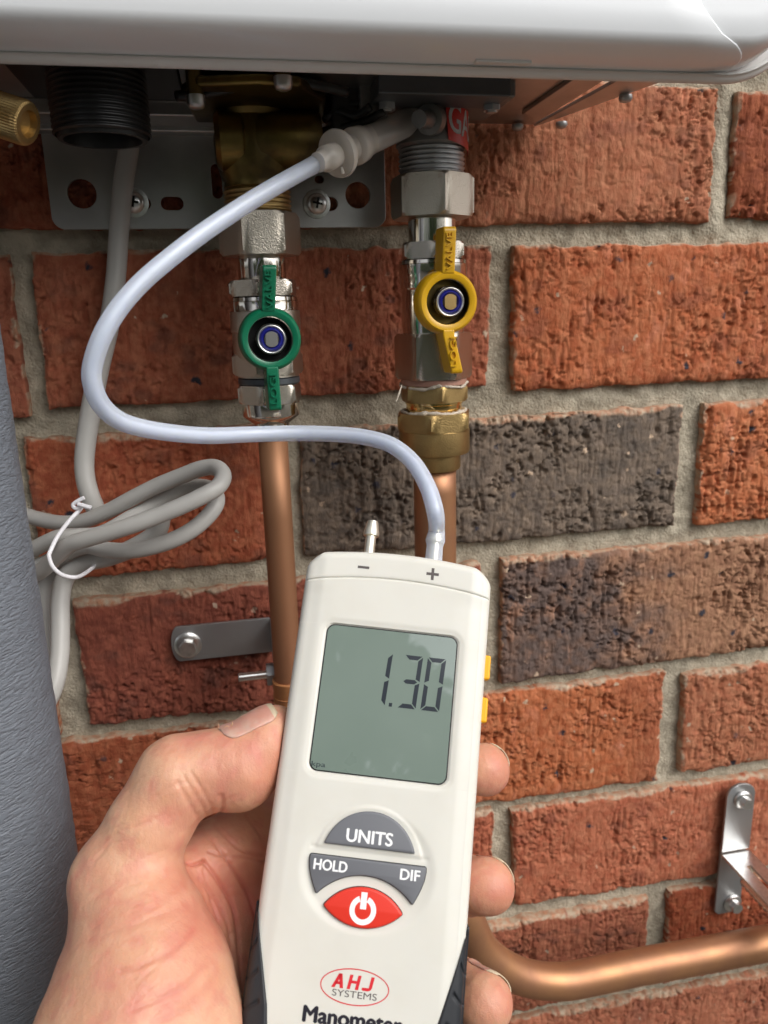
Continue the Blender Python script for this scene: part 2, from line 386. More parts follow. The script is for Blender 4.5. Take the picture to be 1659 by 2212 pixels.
FONT = None
def text_mesh(name, s, size, m, parent, mtx, depth=.0, bold=0., shear=0., align='CENTER', width=None, extr=0., label=None):
    """flat lettering at matrix mtx (local to parent), cap height = size"""
    cu = bpy.data.curves.new(name, 'FONT'); cu.body = s; cu.align_x = align; cu.align_y = 'CENTER'; cu.size = 1.;  cu.shear = shear; cu.extrude = .02; cu.resolution_u = 4
    t = bpy.data.objects.new(name, cu); COL.objects.link(t)
    me = bpy.data.meshes.new_from_object(t.evaluated_get(bpy.context.evaluated_depsgraph_get()))
    bpy.data.objects.remove(t); bpy.data.curves.remove(cu)
    V = np.array([v.co[:] for v in me.vertices]); capf = size / .70
    if len(V) == 0: return None
    mn, mx = V.min(0), V.max(0)
    sx = capf if width is None else width / (mx[0] - mn[0])
    V[:, 0] = (V[:, 0] - ((mn[0] + mx[0]) / 2 if align == 'CENTER' else mn[0])) * sx
    V[:, 1] = V[:, 1] * capf
    V[:, 2] = V[:, 2] / .02 * (extr / 2) + extr / 2 if extr else (V[:, 2] + .02) * .0005
    Mx = np.array(mtx); V0 = V; faces0 = [tuple(p.vertices) for p in me.polygons]; VV = []; FF = []
    if bold:
        sh_ = bold * capf; k = 0
        for dx, dy in ((-sh_, 0), (sh_, 0), (0, sh_ * .7), (0, -sh_ * .7), (0, 0)):
            Vc = V0 + np.array([dx, dy, k * 2e-6]); FF += [tuple(i + k * len(V0) for i in f) for f in faces0]; VV.append(Vc); k += 1
        V = np.concatenate(VV); me = bpy.data.meshes.new(name); me.from_pydata(V.tolist(), [], FF)
    V = V @ Mx[:3, :3].T + Mx[:3, 3]
    for v, c in zip(me.vertices, V): v.co = c
    me.materials.clear(); me.materials.append(M[m]); me.update(); me.name = name
    o = bpy.data.objects.new(name, me); COL.objects.link(o); o.parent = parent
    if label: o['label'] = label
    return o

# ============================================================================= ground, plus unseen greenery added behind the camera for reflections
g = MB().add([(-60, 0.3, -1.1), (60, 0.3, -1.1), (60, -90, -1.1), (-60, -90, -1.1)], [(0, 3, 2, 1)]).build('ground', 'ground', smooth=False)
tag(g, kind='structure')
random.seed(3)
hv, hf = [], []
r_ = np.random.RandomState(5)
for i in range(9000):
    c = np.array([r_.uniform(-6, 5), -4.2 + r_.uniform(-.5, .5), -1.1 + r_.uniform(0, 1.9 + .25 * math.sin(i))]); s = r_.uniform(.05, .11)
    a = r_.normal(size=3); a /= np.linalg.norm(a); b = np.cross(a, r_.normal(size=3)); b /= np.linalg.norm(b)
    k = len(hv); hv += [c - a * s, c + b * s * .5, c + a * s, c - b * s * .5]; hf.append((k, k + 1, k + 2, k + 3))
hd = root('reflection_hedge', 'added green foliage behind the camera for the metal to reflect', 'reflection_hedge', (-.5, -4.2, -1.1))  # out of view, added so the metal has greenery to reflect
obj('foliage', hv, np.array(hf), 'leaf', hd, smooth=False)
tr_ = root('reflection_tree', 'added leafy crown behind the camera for the screen to reflect', 'reflection_tree', (-.7, -5.6, -1.1))  # out of view, added and sized so the screen reflects its crown
tv, tf = [], []
for i in range(15000):
    d_ = r_.normal(size=3); d_ /= np.linalg.norm(d_); q_ = r_.uniform(.35, 1) ** .6; c = np.array([-1.0, -5.4, 2.1]) + d_ * q_ * np.array([2.3, 1.0, 3.0]) * (.8 + .25 * math.sin(5 * d_[0] + 3 * d_[2]))
    s_ = r_.uniform(.06, .12); a = r_.normal(size=3); a /= np.linalg.norm(a); b = np.cross(a, r_.normal(size=3)); b /= np.linalg.norm(b); k = len(tv); tv += [c - a * s_, c + b * s_ * .5, c + a * s_, c - b * s_ * .5]; tf.append((k, k + 1, k + 2, k + 3))
obj('crown', tv, np.array(tf), 'leaf', tr_, smooth=False)
tube([(-.7, -5.6, -1.1), (-.68, -5.55, .2), (-.75, -5.45, 1.4), (-.7, -5.4, 2.4)], [.14, .11, .08, .04], 14, 5).build('trunk', mat('bark', (.12, .09, .06), .9), tr_)

# ============================================================================= brick wall
wall = root('brick_wall', 'rough red and charcoal face brick wall with raked grey mortar joints', 'wall', (0, 0, -1.1))
MOD, CRS = .240, .086
def gx(row, k):                       # perpend k of a row, centre of joint (row 0 sits above z = 0)
    return (.120 if row % 2 == 0 else 0.) + MOD * k
def P2(px, py): p = W(px, py, 0); return (p[0], p[2])
def grid_quad(row, k):                # brick k of row: left joint gx(k-1) .. right joint gx(k)
    x0, x1 = gx(row, k - 1) + .005, gx(row, k) - .005; z0 = -row * CRS + .005; z1 = z0 + CRS - .010
    return [(x0, z1), (x1, z1), (x1, z0), (x0, z0)]            # TL TR BR BL
HERO = {}
def hero(row, k, mt, TL=None, TR=None, BR=None, BL=None, tint=None, rough=1.):
    q = grid_quad(row, k)
    for i, c in enumerate((TL, TR, BR, BL)):
        if c: q[i] = P2(*c)
    HERO[(row, k)] = (q, mt, tint, rough)
hero(0, 1, 'brick_deep', TL=(1597, 196), BL=(1580, 471), rough=1.5)
hero(0, 0, 'brick_orange', BR=(1535, 478), BL=(640, 488), TR=(1556, 190), rough=1.25)
hero(0, -1, 'brick_red', BR=(560, 490), BL=(-260, 493), rough=1.)
hero(1, -1, 'brick_red')
hero(1, 0, 'brick_red', TL=(64, 545), TR=(1064, 531), BR=(1052, 836), BL=(103, 885), rough=1.)
hero(1, 1, 'brick_orange', TL=(1110, 530), BL=(1110, 845), TR=(2040, 520), BR=(1990, 800), rough=1.1)
hero(2, -2, 'brick_red')
hero(2, -1, 'brick_red', TL=(45, 952), TR=(598, 916), BR=(612, 1208), BL=(92, 1260), rough=1.1)
hero(2, 0, 'brick_char', TL=(648, 932), TR=(1478, 875), BR=(1461, 1136), BL=(656, 1203), rough=1.9)
hero(2, 1, 'brick_orange', TL=(1526, 873), BL=(1508, 1136), rough=1.7)
hero(3, -1, 'brick_red', TR=(112, 1310), BR=(128, 1590))
hero(3, 0, 'brick_deep', TL=(152, 1302), TR=(1040, 1218), BR=(1042, 1492), BL=(194, 1568), rough=1.2)
hero(3, 1, 'brick_brown', TL=(1086, 1211), BL=(1084, 1478), tint='left', rough=1.9)
hero(4, -2, 'brick_red'); hero(4, -1, 'brick_red', TL=(126, 1607), TR=(560, 1560), rough=1.2)
hero(4, 0, 'brick_orange', TR=(1441, 1454), BR=(1421, 1686), tint='right', rough=1.4)
hero(4, 1, 'brick_orange', TL=(1483, 1460), BL=(1470, 1674), rough=1.2)
hero(5, 0, 'brick_red', TR=(1066, 1752), BR=(1064, 1975), rough=1.2); hero(5, -1, 'brick_red')
hero(5, 1, 'brick_orange', TL=(1108, 1754), BL=(1113, 1961), rough=1.3); hero(5, 2, 'brick_red')
hero(6, 0, 'brick_red', TR=(1405, 1942), BR=(1392, 2132), rough=1.4); hero(6, -1, 'brick_red')
hero(6, 1, 'brick_red', TL=(1449, 1929), BL=(1434, 2128), rough=1.4)
hero(7, 1, 'brick_orange', TL=(1096, 2212), rough=1.2); hero(7, 0, 'brick_red'); hero(7, 2, 'brick_orange')
DEP = np.array([.0011, .0035, .009, .022])
def brick_geo(q, seed, rough, tint, step=.0008):
    q = np.array(q); wx = np.linalg.norm(q[1] - q[0]); hz = np.linalg.norm(q[0] - q[3])
    nx, nz = int(wx / step), int(hz / step); K = len(DEP)
    I = np.arange(-K, nx + K + 1); J = np.arange(-K, nz + K + 1)
    s = np.clip(I / nx, 0, 1)[None, :]; t = np.clip(J / nz, 0, 1)[:, None]
    over = np.maximum(np.maximum(-I, I - nx).clip(0)[None, :], np.maximum(-J, J - nz).clip(0)[:, None])
    X = (q[3][0] * (1 - s) + q[2][0] * s) * (1 - t) + (q[0][0] * (1 - s) + q[1][0] * s) * t
    Z = (q[3][1] * (1 - s) + q[2][1] * s) * (1 - t) + (q[0][1] * (1 - s) + q[1][1] * s) * t
    x, z = X * 1000, Z * 1000
    edge = np.minimum(np.minimum(s, 1 - s) * wx, np.minimum(t, 1 - t) * hz) * 1000
    sd_ = seed * 5.3
    xw = x + 3.4 * (fb(x / 5.3, z / 4.7, sd_ + 21, 3) - .5) + .08 * z; zw = z + 3.0 * (fb(x / 4.9, z / 5.9, sd_ + 22, 3) - .5) - .06 * x
    wxw = x + 2.2 * (vn(x / 9, z / 14, sd_ + 11) - .5) + 1.3 * (fb(x / 2.5, z / 5, sd_ + 23, 2) - .5)
    h = .8 * (fb(x / 26, z / 26, sd_) - .5) + .38 * (fb(x / 5, z / 6, sd_ + 1) - .5) + .20 * (vn(xw / 1.5, zw / 1.7, sd_ + 2) - .5)
    mask = sst(.35, .62, fb(x / 30, z / 22, sd_ + 3, 2)) * .7 + .3
    gr = vn(wxw / 1.9, z / 17, sd_ + 4) ; h -= 1.15 * rough * mask * sst(.72, .80, gr)
    te = fb(xw / 8.5, (zw + .25 * x) / 3.6, sd_ + 5, 4); rid = 1 - np.abs(te - .5) * 2; h -= 1.15 * rough * mask * sst(.935, .975, rid)
    pt = fb(xw / 2.9, zw / 3.3, sd_ + 6, 3); h -= 1.5 * min(rough, 1.6) * mask * sst(.645, .70, pt); g2 = vn((x + .9 * (fb(x / 3, z / 6, sd_ + 41, 2) - .5)) / 1.15, z / 15, sd_ + 42); h -= .50 * sst(.78, .86, g2) * sst(.30, .6, fb(x / 20, z / 16, sd_ + 43, 2))
    lp = fb(xw / 10.0, zw / 6.0, sd_ + 7, 4); h += .30 * rough * mask * (sst(.485, .515, lp) - .5)
    h -= 1.3 * np.exp(-edge / 1.5) + 1.4 * sst(.60, .8, vn(x / 8, z / 8, sd_ + 8)) * np.exp(-edge / 2.5)
    Y = -h / 1000 + np.concatenate([[0], DEP])[over]
    k = np.exp(-edge / 6)
    X = X + k * (.0030 * (fb(x / 9, z / 9, sd_ + 9) - .5)); Z = Z + k * (.0036 * (fb(x / 9, z / 9, sd_ + 10) - .5))
    V = np.stack([X, Y, Z], -1).reshape(-1, 3); w_, n_ = len(I), len(J)
    a = (np.arange(n_ - 1)[:, None] * w_ + np.arange(w_ - 1)[None, :]).ravel()
    Fc = np.stack([a, a + 1, a + w_ + 1, a + w_], 1)
    if tint == 'left': tv = sst(.52, .20, s + .5 * (fb(x / 18, z / 14, sd_ + 12) - .5)) * (.5 + .8 * fb(x / 6, z / 5, sd_ + 13)) + 0 * t
    elif tint == 'right': tv = sst(.80, .98, s + .22 * (fb(x / 14, z / 14, sd_ + 12) - .5)) * .55 + 0 * t
    else: tv = .55 * sst(.58, .78, fb(x / 16, z / 12, sd_ + 12)) + 0 * t
    tv = np.clip(tv + 0 * h, 0, 1)
    et = (1 - t) * hz * 1000; es = np.minimum(s, 1 - s) * wx * 1000; eb = t * hz * 1000
    reach = 4.5 * sst(.35, .75, fb(x / 17, 0 * z + seed, sd_ + 31, 3)) * (1 if seed > 15 else .45)
    sm_ = sst(1, .55, et / (reach + .3)) * sst(.30, .5, fb(x / 4, z / 4, sd_ + 32, 3) + .15)
    r2 = 3.2 * sst(.5, .8, fb(0 * x + seed * 3, z / 13, sd_ + 33, 3)); sm_ = np.maximum(sm_, sst(1, .5, es / (r2 + .01)) * sst(.35, .5, fb(x / 3, z / 3, sd_ + 34, 2)))
    return V, Fc, (tv.ravel(), np.clip(sm_, 0, 1).ravel())
names = ['brick_red', 'brick_orange', 'brick_deep', 'brick_red', 'brick_brown', 'brick_red']
for (row, k), (q, mt, tint, rough) in HERO.items():
    V, Fc, tv = brick_geo(q, row * 7 + k + 3, rough * .82, tint)
    ob = obj('brick', V, Fc, mt, wall, attrs={'tint': tv[0], 'smear': tv[1]})
    if mt == 'brick_char': ob['label'] = 'dark charcoal brick behind the gas pipe'
    if mt == 'brick_brown': ob['label'] = 'brown brick with a purplish burnt end'
# plainer bricks round the part in view, sharing a few meshes
plain = []
for i in range(4):
    q = [(-.115, .038), (.115, .038), (.115, -.038), (-.115, -.038)]
    V, Fc, tv = brick_geo(q, 60 + i, 1.2, None, .006)
    o_ = obj('brick', V, Fc, names[i], wall, attrs={'tint': tv[0], 'smear': tv[1]}, local=True); plain.append(o_.data); bpy.data.objects.remove(o_)
rb = random.Random(4)
for row in range(-4, 12):
    for k in range(-2, 5):
        if (row, k) in HERO: continue
        q = grid_quad(row, k); cx_, cz_ = (q[0][0] + q[1][0]) / 2, (q[0][1] + q[3][1]) / 2
        o_ = bpy.data.objects.new('brick', plain[rb.randrange(4)]); COL.objects.link(o_); o_.parent = wall; o_.location = (cx_, 0, cz_ + 1.1)
# mortar bed
mx_, mz_ = np.meshgrid(np.arange(-.40, .36, .0016), np.arange(-.62, .12, .0016))
def mort(x, z): return .0065 + (-.0016 * (fb(x * 1000 / 24, z * 1000 / 24, 31) - .5) * 2 - .0011 * (fb(x * 1000 / 3.2, z * 1000 / 3.2, 33) - .5) * 2 + .0008 * sst(.6, .8, fb(x * 1000 / 2.2, z * 1000 / 2.2, 35)))
my_ = mort(mx_, mz_)
fl = sst(.012, .0, np.abs(mx_ - .122)) * sst(-.006, .006, mz_); my_ -= fl * .0035         # the flush perpend at the top right
V = np.stack([mx_, my_, mz_], -1).reshape(-1, 3); w_, n_ = mx_.shape[1], mx_.shape[0]
a = (np.arange(n_ - 1)[:, None] * w_ + np.arange(w_ - 1)[None, :]).ravel()
obj('mortar', V, np.stack([a, a + 1, a + w_ + 1, a + w_], 1), 'mortar', wall)
MB().box((0.2, .0290, -.45), (1.2, .019, .66)).build('wall_backing', 'mortar', wall, smooth=False)

# ============================================================================= vertical pipes and their fittings
WX, WY, GX, GY = -.129, -.045, -.0512, -.045
def zW(py): return zfor(WX, WY, py)
def zG(py): return zfor(GX, GY, py)
def rW(py, half): return rfor(WX, WY, zW(py), half)
def rG(py, half): return rfor(GX, GY, zG(py), half)
UP = (0, 0, 1)
def stack(which, prof):            # prof of (py, half px) top to bottom -> lathe
    z, r = (zW, rW) if which == 'W' else (zG, rG); X, Y = (WX, WY) if which == 'W' else (GX, GY)
    p = [(r(py, hf_), z(py)) for py, hf_ in prof]; return MB().lathe(p, (X, Y, 0), UP, 56)
def hexs(which, y0, y1, half, rot, corner=True, ch=.05):
    z, r = (zW, rW) if which == 'W' else (zG, rG); X, Y = (WX, WY) if which == 'W' else (GX, GY)
    zb, zt = z(y1), z(y0); R = r((y0 + y1) / 2, half)
    if not corner: R /= math.cos(math.pi / 6)
    return hexnut((X, Y, zb), UP, R, zt - zb, rot, ch)
def thread(which, y0, y1, half, n):
    p = []
    for i in range(n):
        a, b = y0 + (y1 - y0) * i / n, y0 + (y1 - y0) * (i + 1) / n
        p += [(a, half - 5), (a * .65 + b * .35, half), (a * .45 + b * .55, half), (b, half - 5)]
    return stack(which, p)

# --- water valve (green handle)
rotW = rad(3); rotG = rad(3)
wv = root('ball_valve', 'nickel ball valve with green butterfly handle on the left pipe', 'valve', (WX, WY, zW(912)), 'ball valves on the two pipes')
edge_split(hexs('W', 463, 553, 88, rotW, True, .05).build('union_nut', 'nickel_cast', wv))
edge_split(stack('W', [(553, 50), (557, 51), (604, 51), (606, 50)]).build('tail_pipe', 'chrome', wv))
edge_split(hexs('W', 606, 640, 77, rotW + math.pi / 6 - .25, True).build('hex_collar', 'nickel_satin', wv))
edge_split(stack('W', [(641, 66), (643, 72), (650, 73), (650.8, 71.5), (651.6, 73), (670, 73), (672, 74)]).build('polished_collar', 'chrome', wv))
edge_split(stack('W', [(672, 74), (675, 75), (715, 75), (718, 72), (760, 72), (775, 66), (812, 66)]).build('valve_body', 'nickel_cast', wv))
edge_split(hexs('W', 762, 808, 77, rotW + .1, True).build('body_hexagon', 'nickel_cast', wv))
edge_split(stack('W', [(808, 60), (814, 62), (815, 66), (826, 66), (829, 62)]).build('washer', 'dark_steel', wv))
edge_split(hexs('W', 829, 868, 71, rotW + .22, True).build('compression_nut', 'nickel_satin', wv))
edge_split(stack('W', [(867, 60), (869, 62), (893, 62), (897, 60), (911, 42), (912, 38), (946, 34), (947, 31)]).build('compression_sleeve', 'chrome', wv))
# --- gas valve (yellow handle)
gv = root('ball_valve', 'nickel ball valve with yellow butterfly handle below the red sticker', 'valve', (GX, GY, zG(815)), 'ball valves on the two pipes')
edge_split(hexs('G', 383, 472, 92, rotG + math.pi / 6, True, .05).build('union_nut', 'nickel_cast', gv))
edge_split(stack('G', [(472, 50), (474, 52), (526, 52), (527, 50)]).build('tail_pipe', 'chrome', gv))
edge_split(hexs('G', 525, 561, 73, rotG + math.pi / 6 - .2, True).build('hex_collar', 'nickel_satin', gv))
edge_split(stack('G', [(562, 66), (564, 72), (571, 73), (571.8, 71.5), (572.6, 73), (600, 73), (602, 72), (622, 71), (626, 68), (700, 68), (716, 66), (720, 66)]).build('valve_body', 'chrome', gv))
edge_split(hexs('G', 719, 816, 84, rotG + math.pi / 6 + .30, True, ch=.06).build('body_hexagon', 'nickel_satin', gv))

def handle(rt, which, cpx, cpy, topy, boty, col, topx, botx):
    X, Yc = (WX, WY) if which == 'W' else (GX, GY)
    yh = -.0735
    c = W(cpx, cpy, yh); dep = pr(c)[2]; mm = dep / F
    R = 64 * mm; ri = 48 * mm
    # spindle housing, stem nut
    edge_split(MB().lathe([(.0105, 0), (.0105, .014), (.0085, .0155), (.0085, .0195)], (c[0], Yc, c[2]), (0, -1, 0), 36).build('spindle_housing', 'nickel_satin', rt))
    # body of the handle: ring and two tapering wings as one mesh
    mb = MB(); seg = 64
    pf = [(ri, .000), (ri, .0), (ri * 1.0, -.0010), (ri + .0006, -.0014), (R - .0008, -.0014), (R - .0001, -.0008), (R + .0004, .0), (R + .0010, .0065), (ri, .0065)]
    V = []; n = len(pf)
    for r, y in pf:
        for k in range(seg):
            a = 2 * math.pi * k / seg; V.append((c[0] + r * math.cos(a), c[1] + y, c[2] + r * math.sin(a)))
    mb.add(V, [(i * seg + k, i * seg + (k + 1) % seg, ((i + 1) % n) * seg + (k + 1) % seg, ((i + 1) % n) * seg + k) for i in range(n) for k in range(seg)])
    edge_split(mb.build('handle_ring', col, rt), 40)
    for sgn, ex, ey, hw in ((1, topx, topy, .0028), (-1, botx, boty, .0026)):
        e = W(ex, ey, yh - .001); z0 = c[2] + sgn * (R - .0012); x0 = c[0]
        mb = MB()
        sec = []
        for zz, xx, yf, yb in ((z0, x0, -.0018, .0062), (z0 + (e[2] - z0) * .12, x0, -.0020, .0075), (z0 + (e[2] - z0) * .93, e[0], -.0022, .0085), (e[2], e[0], -.0014, .0070)):
            sec.append([(xx - hw, c[1] + yf, zz), (xx + hw, c[1] + yf, zz), (xx + hw * 1.10, c[1] + yb, zz), (xx - hw * 1.35, c[1] + yb, zz)])
        V = [p for s_ in sec for p in s_]; Fc = [(i * 4 + k, i * 4 + (k + 1) % 4, i * 4 + 4 + (k + 1) % 4, i * 4 + 4 + k) for i in range(3) for k in range(4)] + [(3, 2, 1, 0), (12, 13, 14, 15)]
        mb.add(V, Fc); wing = mb.build('handle_wing', col, rt, bevel=.0007, seg=3)
        # raised lettering running up the wing
        s = 'VALVE' if sgn > 0 else 'LOGI'; L = .0150 if sgn > 0 else .0125
        zm = (z0 + e[2]) / 2 - (.0 if sgn < 0 else .0005); xm = (x0 + e[0]) / 2
        base = np.eye(4); base[:3, 0] = (0, 0, 1); base[:3, 1] = (-1, 0, 0); base[:3, 2] = (0, -1, 0)
        p = np.array([xm, c[1] - .0021, zm]); inv = np.array(wloc(rt).inverted()); base[:3, 3] = (inv @ np.append(p, 1))[:3]
        text_mesh('lettering', s, .0028, col, rt, base, width=L, extr=.0011)
    # cup, lock nut, blue insert, stem
    edge_split(MB().lathe([(ri - .0003, .0), (ri - .0003, .0066), (.0, .0067)], (c[0], c[1], c[2]), (0, 1, 0), 48, caps=False).build('handle_cup', 'gap' if which == 'W' else 'brass_dark', rt))
    cn = W(cpx + (3 if which == 'W' else 7), cpy, yh - .0005)
    edge_split(hexnut((cn[0], cn[1] + .0062, cn[2]), (0, -1, 0), 36 * mm, .0042, .5, .16).build('lock_nut', 'nickel_satin', rt))
    ro, rm = 33 * mm, 25 * mm
    edge_split(MB().lathe([(rm - .0002, -.002), (rm, .0003), (rm + .0007, .0012), (ro - .0007, .0012), (ro, .0002), (ro, -.0035)], (cn[0], cn[1] + .0016, cn[2]), (0, -1, 0), 48, caps=False).build('nut_rim', 'bright_zinc', rt), 60)
    edge_split(MB().lathe([(16 * mm, -.002), (16.5 * mm, .0002), (21 * mm, .0008), (rm, .0002), (rm, -.002)], (cn[0], cn[1] + .0016, cn[2]), (0, -1, 0), 40, caps=False).build('insert_ring', 'blue_ring', rt), 60)
    st = MB(); pts = []
    for k in range(40):
        a = 2 * math.pi * k / 40; x = max(-13 * mm, min(13 * mm, 16.5 * mm * math.cos(a))); pts.append((cn[0] + x, cn[1] + .0016, cn[2] + 16.5 * mm * math.sin(a)))
    st.prism(pts, (0, -.0012, 0)).build('stem', 'steel' if which == 'W' else 'brass', rt, bevel=.0003, smooth=True)
handle(wv, 'W', 584, 733, 572, 887, 'green', 582, 595)
handle(gv, 'G', 967, 652, 489, 807, 'yellow', 971, 986)

# --- brass coupling below the gas valve
bc = root('brass_coupling', 'brass union coupling smeared with pale thread sealant above the gas pipe', 'pipe fitting', (GX, GY, zG(1012)))
edge_split(stack('G', [(815, 69), (817, 71), (828, 71), (830, 69)]).build('gasket', 'copper_gasket', bc))
edge_split(hexs('G', 829, 865, 75, .45 + rotG).build('hex_nut', 'brass', bc))
edge_split(stack('G', [(865, 58), (866, 62), (870, 62), (871, 60), (884, 60), (888, 58)]).build('collar', 'brass_bright', bc))
edge_split(hexs('G', 888, 926, 86, .15 + rotG).build('hex_nut', 'brass', bc))
edge_split(stack('G', [(925, 74), (927, 76), (968, 76), (975, 74), (978, 58), (980, 56), (1006, 56), (1011, 54), (1012, 48)]).build('coupling_body', 'brass', bc))
def ragged(which, py, half, th, seed):
    X, Y = (WX, WY) if which == 'W' else (GX, GY); z = (zW if which == 'W' else zG)(py); r = rfor(X, Y, z, half)
    rr_ = np.random.RandomState(seed); n = 90; a = np.linspace(0, 2 * math.pi, n, endpoint=False)
    zz = z + np.interp(np.arange(n), np.arange(0, n + 6, 6), rr_.uniform(-.0013, .0013, len(np.arange(0, n + 6, 6)))); ra = r + rr_.uniform(-.0006, .0005, n)
    path = [(X + ra[i] * math.cos(a[i]), Y + ra[i] * math.sin(a[i]), zz[i]) for i in range(n)] ; path.append(path[0])
    return tube(path, list(rr_.uniform(th * .5, th * 1.3, n)), 8, 1)
ragged('G', 886, 66, .0011, 2).build('thread_sealant', 'ptfe', bc)
ragged('G', 830, 70, .0008, 5).build('thread_sealant', 'ptfe', bc)
tube([W(868, 832, -.062), W(862, 850, -.066), W(858, 862, -.067), W(855, 868, -.068)], [.0003, .0004, .0003, .0002], 8, 5).build('tape_shred', 'ptfe', bc)

# --- copper pipes
wp = root('copper_pipe', 'straight copper water pipe below the green handled valve', 'pipe', (WX, WY, -.62))
Z_ = [zW(950), -.13, -.2, -.3, -.4, -.62]
edge_split(stack('W', [(940, 29), (941, 30.5), (950, 30.5)]).build('pipe_end', 'copper', wp))
MB().lathe([(rfor(WX, WY, zW(1106), 31), z) for z in Z_], (WX, WY, 0), UP, 40).build('pipe', 'copper', wp)
gp = root('copper_pipe', 'thick copper gas pipe that bends right towards the frame edge', 'pipe', (GX, GY, -.47))
rg = rfor(GX, GY, zG(1100), 45.5)
# run to the right: centre line through measured points at Y=-.045
run = [W(1659, 2052, -.05), W(1380, 2101, -.05)]
zrun = (run[0][2] + run[1][2]) / 2
path = [(GX, GY, zG(1011)), (GX, GY, -.17), (GX, GY, -.24), (GX, GY, -.30), (GX, GY, zG(1880))] + [tuple(W(px, py, -.047)) for px, py in ((1003, 1975), (1043, 2055), (1118, 2106), (1207, 2120), (1290, 2107), (1377, 2089), (1520, 2063), (1659, 2037), (2100, 1955))]
tube(path, rg, 40, 5).build('pipe', 'copper_aged', gp)

# --- wall clip for the water pipe
pc = root('pipe_clip', 'flat grey steel strap screwed to the wall holding the left copper pipe', 'bracket', tuple(W(480, 1390, 0)))
a0, a1, b1, b0 = W(400, 1352, -.004), W(582, 1335, -.004), W(582, 1408, -.004), W(400, 1428, -.004)
zc = (a0[2] + b0[2]) / 2; hh = (a0[2] - b0[2]) / 2; hh = abs(hh); zt = (a0[2] + a1[2]) / 2; zb = (b0[2] + b1[2]) / 2; hh = (zt - zb) / 2; zc = (zt + zb) / 2
xl = W(370, 1393, -.004)[0]; xr = a1[0]; pts = []
for k in range(13):
    a = math.pi / 2 + math.pi * k / 12; pts.append((xl + hh * .42 + hh * .42 * math.cos(a), -.0022, zc + hh * math.sin(a)))
pts += [(xr, -.0022, zc - hh), (xr, -.0022, zc + hh)]
MB().prism(pts, (0, -.0020, 0)).build('strap', 'galv', pc, bevel=.0005)
MB().box((xr + .0010, -.021, zc), (.0010, .0195, hh - .001)).build('strap_leg', 'galv', pc, bevel=.0004)
sc_ = W(406, 1393, -.0045)
def screw(par, c, rf, rh, ax=(0, -1, 0), hexh=.0045, m='bright_zinc', hole=True):
    edge_split(MB().lathe([(rf, 0), (rf, .0008), (rf * .82, .0018), (rh, .0020)], c, ax, 32).build('screw_flange', m, par), 50)
    c2 = np.array(c) + np.array(ax) * .0018
    edge_split(hexnut(c2, ax, rh * 1.08, hexh, .3, .2).build('screw_head', m, par))
screw(pc, sc_, 29 * .423 / F, 17 * .42 / F)
bz = zW(1456); bl = W(515, 1464, WY + .012); th = []
bolt = MB(); n = 16; br = 10.5 * .37 / F
x0b, x1b = bl[0], WX - .006
pf = []
for i in range(n):
    f0 = i / n; pf += [(br * .82, (x1b - x0b) * f0), (br, (x1b - x0b) * (f0 + .5 / n))]
bolt.lathe(pf + [(br * .82, x1b - x0b)], (x0b, WY + .012, bl[2]), (1, 0, 0), 20); edge_split(bolt.build('clamp_bolt', 'bright_zinc', pc), 80)
edge_split(hexnut((x1b - .0045, WY + .012, bl[2]), (1, 0, 0), .0062, .0042, .2, .15).build('clamp_nut', 'galv', pc))
cr_ = rfor(WX, WY, zW(1480), 33.5)
edge_split(MB().lathe([(cr_ * .97, zW(1466)), (cr_ * 1.03, zW(1467.5)), (cr_ * 1.03, zW(1470)), (cr_, zW(1472)), (cr_, zW(1560)), (cr_ * .97, zW(1562))], (WX, WY, 0), UP, 40).build('clamp_sleeve', 'copper_plastic', pc))
for i_, yy in enumerate((1500, 1512, 1524)):
    z = zW(yy); MB().lathe([(cr_ + .0001, z), (cr_ + .0004, z + .0002), (cr_ + .0001, z + .0004)], (WX, WY, 0), UP, 40).build('sleeve_rib', 'copper_plastic', pc)

# --- angle bracket at the right edge
ab = root('angle_bracket', 'bent zinc plated steel angle bracket with two hex screws at the right edge', 'bracket', tuple(W(1595, 1830, 0)))
x0, x1 = W(1565, 1760, -.005)[0], W(1624, 1760, -.005)[0]; zt = W(1600, 1692, -.005)[2]; zbend = W(1591, 1834, -.005)[2]; hw = (x1 - x0) / 2; xc = (x0 + x1) / 2
def slab(par, name, outline, y0, y1, m):
    MB().prism([(x, y0, z) for x, z in outline], (0, y1 - y0, 0)).build(name, m, par, bevel=.0004)
top = [(x0, zbend)] + [(xc - hw * math.cos(math.pi * k / 10), zt - hw * .8 + hw * .8 * math.sin(math.pi * k / 10)) for k in range(11)] + [(x1, zbend)]
slab(ab, 'upper_plate', top, -.0042, -.0062, 'galv')
lb = W(1575, 1970, -.0025)[2]; lx0, lx1 = W(1549, 1910, -.0025)[0], W(1606, 1880, -.0025)[0]
low = [(lx0, zbend + .004), (lx1, zbend + .004), (lx1, lb + .003), (lx1 - .003, lb), (lx0 + .003, lb), (lx0, lb + .003)]
slab(ab, 'lower_plate', low, -.0012, -.0030, 'galv')
